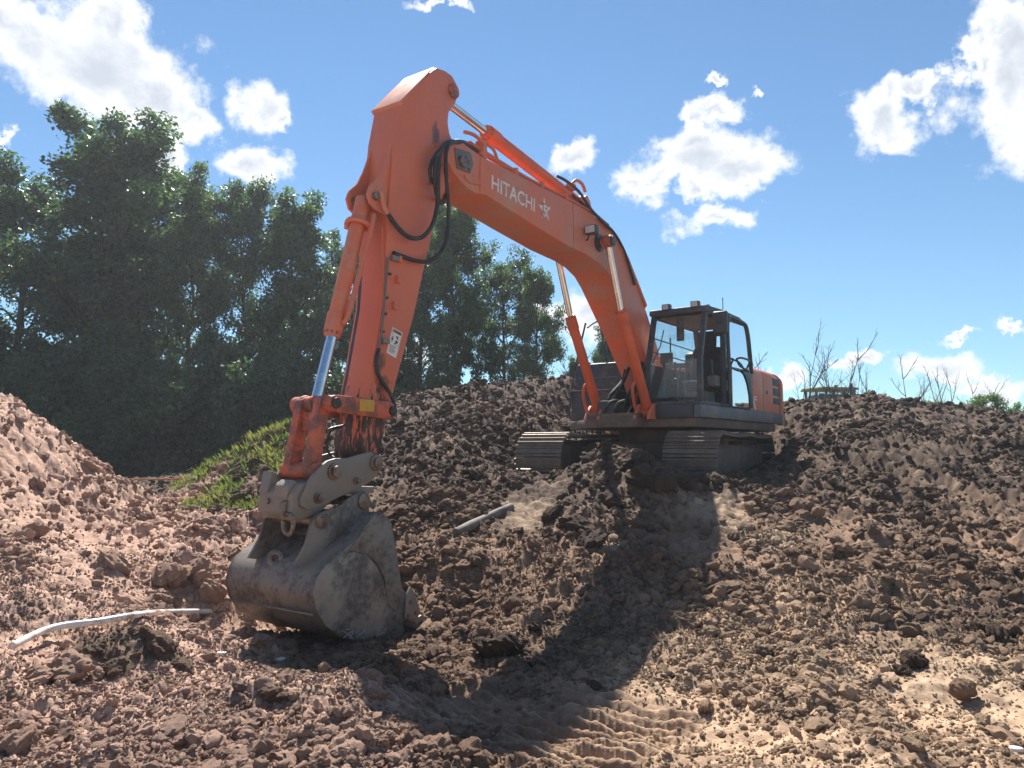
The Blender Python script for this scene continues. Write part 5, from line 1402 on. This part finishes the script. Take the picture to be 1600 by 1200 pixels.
# --- bare saplings
def sapling_mesh(seed, stems):
    rg_ = np.random.RandomState(seed); segs = []
    def grow(p, d, ln, r, lvl):
        n = 5
        for i in range(n):
            d2 = d + rg_.normal(0, .10, 3); d2[2] += .05; d2 /= np.linalg.norm(d2); q_ = p + d2 * ln / n
            segs.append((p, q_, r * (1 - i / n * .8), r * (1 - (i + 1) / n * .8)))
            if lvl < 3 and i > 0:
                for b_ in range(1 + (rg_.uniform() < .5)):
                    e = d2 * .9 + rg_.normal(0, .48, 3); e[2] = abs(e[2]) * .8 + .25; e /= np.linalg.norm(e)
                    grow(q_, e, ln * rg_.uniform(.3, .5) * (1 - i / n * .5), r * .42, lvl + 1)
            p = q_; d = d2
    for i in range(stems):
        d = np.array([rg_.normal(0, .22 if stems > 1 else .05), rg_.normal(0, .2 if stems > 1 else .05), 1.]); grow(np.array([rg_.normal(0, .05), rg_.normal(0, .05), 0.]), d / np.linalg.norm(d), 1., .012, 0 if i == 0 else 1)
    V_, F_ = tubes_np(segs, 4)
    m_ = np_mesh('bare_sapling', V_, F_); m_.materials.append(M['twig'])
    return m_, V_[:, 2].max()


sk = [sapling_mesh(61, 1), sapling_mesh(62, 3), sapling_mesh(63, 2), sapling_mesh(64, 1), sapling_mesh(65, 3)]
SG = 'bare saplings along the skyline'
for i, (px, top, d, kd, lab) in enumerate(((1203, 500, 26, 0, 'bare sapling rising right behind the exhaust stack'), (1242, 540, 27, 3, 'thin bare sapling between the counterweight and the tall one'), (1270, 498, 26, 2, 'tallest bare sapling with a leaning stem beside the yellow machine'), (1290, 535, 27, 1, 'spreading bare sapling just in front of the yellow machine roof'),
                                          (1345, 556, 28, 1, 'bushy bare sapling directly behind the yellow machine'), (1372, 575, 28, 3, 'short bare sapling past the yellow machine'), (1428, 556, 27, 0, 'bare upright sapling standing in front of the low white cloud'), (1478, 566, 27, 4, 'wide forked bare sapling among the skyline bushes'), (1578, 590, 27, 3, 'short bare sapling behind the yellow green bush'),
                                          (898, 478, 28, 0, 'tall bare sapling seen between the trees and the boom cylinder'), (1440, 585, 28, 1, 'low bare sapling behind the upright one'), (1515, 580, 28, 2, 'slim bare sapling between two skyline bushes'))):
    p = at_depth(px, top, d); zg = 1.2; h = (p[2] - zg) / sk[kd][1]
    o = bpy.data.objects.new('bare_sapling', sk[kd][0]); link(o); o.location = (p[0], d, zg); o.scale = (h * .95, h * .95, h); o.rotation_euler = (0, 0, i * 1.3)
    tag(o, lab, 'sapling', SG)

# --- grass on the bank
rgg = np.random.RandomState(9)
n = 90000
gxx = rgg.uniform(-9, -2.5, n); gyy = rgg.uniform(10.5, 19, n)
ang = gxx / gyy
zt, rgh, _, _ = terrain(gxx, gyy); _, bank = soil_colour(gxx, gyy, rgh)
keep = (bank > rgg.uniform(.25, .9, n)) & (fbm(gxx * 1.6, gyy * 1.6, 411, 3) > rgg.uniform(-.45, .2, n))
gxx, gyy, zt = gxx[keep], gyy[keep], zt[keep]; n = len(gxx)
h = .03 + .16 * rgg.uniform(0, 1, n) ** 2; a_ = rgg.uniform(0, 6.28, n); w = rgg.uniform(.007, .014, n); ln_ = rgg.uniform(.2, .9, n) * h
bs = np.stack([gxx, gyy, zt - .01], -1); sd_v = np.stack([-np.sin(a_), np.cos(a_), 0 * a_], -1); fw = np.stack([np.cos(a_), np.sin(a_), 0 * a_], -1); upv = np.array([[0, 0, 1.]])
v = np.stack([bs - sd_v * w[:, None], bs + sd_v * w[:, None], bs + upv * h[:, None] * .6 + fw * ln_[:, None] * .35 + sd_v * w[:, None] * .7, bs + upv * h[:, None] + fw * ln_[:, None]], 1).reshape(-1, 3)
gme_ = np_mesh('grass', v, np.arange(n * 4).reshape(n, 4), smooth=False); gme_.materials.append(M['grass'])
tag(link(bpy.data.objects.new('grass', gme_)), 'short green grass growing over the earth bank beside the bucket', 'grass', kind='stuff')

# ------------------------------------------------------------------ loose things
def gz1(x, y): return float(terrain(np.array([x]), np.array([y]))[0][0])
def lay(pxs, lift):
    out = []
    for px, py in pxs:
        p = on_ground(px, py, bare=True); out.append((p[0], p[1], p[2] + lift))
    return out


pp = lay([(18, 1028), (60, 1006), (95, 995), (150, 988), (215, 976), (260, 970), (322, 968)], .085)
o = G().tube(smooth_path(pp, 5), .028, 14).build('plastic_pipe', 'pvc', None, 0, 40)
e_ = Vector(pp[-1]); e2 = Vector(pp[-2]); dd = (e_ - e2).normalized()
G().tube([e_ - dd * .02, e_ + dd * .06, e_ + dd * .10 + Vector((0, 0, -.03))], [.028, .024, .006], 10).build('torn_end', 'pvc', o, 0, 40)
tag(o, 'bent dirty white plastic pipe lying in the reddish rubble', 'pipe')
gp = [on_ground(712, 838), on_ground(758, 816), on_ground(800, 797)]
gp = [Vector(p) + Vector((0, 0, .045)) for p in gp]
o = G().tube([gp[0], gp[0] + (gp[1] - gp[0]) * .5, gp[1], gp[1] + (gp[2] - gp[1]) * .5, gp[2]], [.060, .070, .062, .068, .058], 16).build('grey_pipe', 'greypipe', None, .008, 40)
tag(o, 'mud caked grey pipe length lying on the slope below the machine', 'pipe')
rs = random.Random(2)
for px, py, s_, lab in ((436, 1030, .05, 'larger scrap of white plastic on the mud in front of the bucket'), (346, 1021, .04, 'small scrap of white plastic by the end of the white pipe'), (1588, 1171, .035, 'pale flat scrap lying on the dry foreground earth')):
    p = on_ground(px, py)
    pr_ = [(p[0] + s_ * 1.3 * math.cos(a_) * rs.uniform(.7, 1.1), p[1] + s_ * math.sin(a_) * rs.uniform(.6, 1.)) for a_ in [i * .9 for i in range(7)]]
    o = G().prism(pr_, p[2] - .01, p[2] + .014, 'z').build('plastic_scrap', 'pvc', None, .004, 40); tag(o, lab, 'scrap')
# rope barrier across the gap
ra, rb_ = at_depth(120, 744, 18), at_depth(300, 747, 18)
rp = [(ra[0] + (rb_[0] - ra[0]) * t, 18, ra[2] + (rb_[2] - ra[2]) * t - .05 * math.sin(math.pi * t)) for t in np.linspace(0, 1, 12)]
o = empty('rope_barrier', (ra[0], 18, gz1(ra[0], 18)))
z0 = o.location.z
G().tube([(x - ra[0], y - 18, z - z0) for x, y, z in rp], .018, 6).build('rope', 'rope', o, 0)
for q_ in (rp[0], rp[-1]):
    G().tube([(q_[0] - ra[0], .0, gz1(q_[0], 18) - .3 - z0), (q_[0] - ra[0], .0, q_[2] + .15 - z0)], .03, 8).build('stake', 'bark', o, .004)
tag(o, 'low orange rope strung across the shaded gap beneath the trees', 'rope barrier')

# ------------------------------------------------------------------ bulldozer behind the crest
dz = at_depth(1312, 604, 29.0)
zg = gz1(dz[0], 29.0); top = dz[2] - zg
bd = empty('bulldozer', (dz[0], 29.0, zg), R(-75))
tag(bd, 'yellow bulldozer with a dark glazed cab mostly hidden behind the earth crest', 'bulldozer')
G().box(-1.6, 1.5, -.5, .5, .5, 1.35).build('body', 'dozer', bd, .05)
G().prism([(.1, 1.35), (1.5, 1.35), (1.5, 1.75), (.1, 1.95)], -.42, .42).build('engine_hood', 'dozer', bd, .04)
G().prism(arc(1.1, .45, .45, 90, -90, 8) + arc(-1.3, .45, .45, -90, -270, 8), .55, 1.05).build('track', 'underbody', bd, .02)
G().prism(arc(1.1, .45, .45, 90, -90, 8) + arc(-1.3, .45, .45, -90, -270, 8), -1.05, -.55).build('track', 'underbody', bd, .02)
G().prism([(2.2, .05), (2.05, .5), (2.1, 1.1), (2.2, 1.15), (2.2, .6), (2.32, .05)], -1.5, 1.5).build('blade', 'dozer', bd, .02)
for l_ in (-1.15, 1.15): G().box(.2, 2.15, l_ - .08, l_ + .08, .35, .55).build('push_arm', 'dozer', bd, .02)
cz = top - .12
G().box(-1.25, .1, -.68, .68, 1.35, 1.7).build('cab_base', 'dozer', bd, .03)
for u_, l_ in ((-1.2, -.62), (-1.2, .62), (.02, -.62), (.02, .62), (-.55, .62), (-.55, -.62)):
    G().box(u_ - .04, u_ + .04, l_ - .04, l_ + .04, 1.7, cz).build('cab_post', 'dark', bd, .01)
G().prism([(-1.4, cz), (.15, cz), (.1, cz + .10), (-1.25, cz + .12)], -.75, .75).build('cab_roof', 'dozer', bd, .03)
for n_, vs in (('window', [(-1.16, .64, 1.72), (-.02, .64, 1.72), (-.02, .64, cz), (-1.16, .64, cz)]), ('window', [(-1.16, -.64, 1.72), (-.02, -.64, 1.72), (-.02, -.64, cz), (-1.16, -.64, cz)]), ('windscreen', [(.04, -.58, 1.72), (.04, .58, 1.72), (.04, .58, cz), (.04, -.58, cz)]), ('rear_window', [(-1.22, -.58, 1.72), (-1.22, .58, 1.72), (-1.22, .58, cz), (-1.22, -.58, cz)])):
    G().add(vs, [(0, 1, 2, 3)]).build(n_, 'glass', bd, 0, 0)
G().box(-1.1, -.1, -.55, .55, 1.7, cz - .16).build('dark_cab_fill', 'seat', bd, .05)  # solid dark block added so the cab windows look dark
G().tube([(.5, .1, 1.8), (.5, .1, cz + .2)], .06, 10).build('exhaust_stack', 'dark', bd, .004)
G().tube([(-.6, .3, cz + .1), (-.6, .3, cz + .22)], .07, 10).build('beacon', 'dark', bd, .004)
for l_ in (-.8, .8): G().box(-.05, .02, l_ - .1, l_ + .1, cz - .5, cz - .15).build('mirror', 'dark', bd, .02)

# ------------------------------------------------------------------ even haze volume added to imitate lens veil
hz_m = bpy.data.materials.new('veil_haze'); hz_m.use_nodes = True
hn = hz_m.node_tree; hn.nodes.clear()
ho = hn.nodes.new('ShaderNodeOutputMaterial'); hv = hn.nodes.new('ShaderNodeVolumePrincipled')
hv.inputs['Color'].default_value = (.86, .92, 1.0, 1)
hv.inputs['Density'].default_value = .0011
hv.inputs['Anisotropy'].default_value = .35
hn.links.new(hv.outputs[0], ho.inputs['Volume'])
hb = G().box(-75, 75, -25, 75, -3, 19).build('haze', hz_m, None, 0, 0)
tag(hb, 'thin haze added over the site to imitate lens veil', 'haze', kind='stuff')
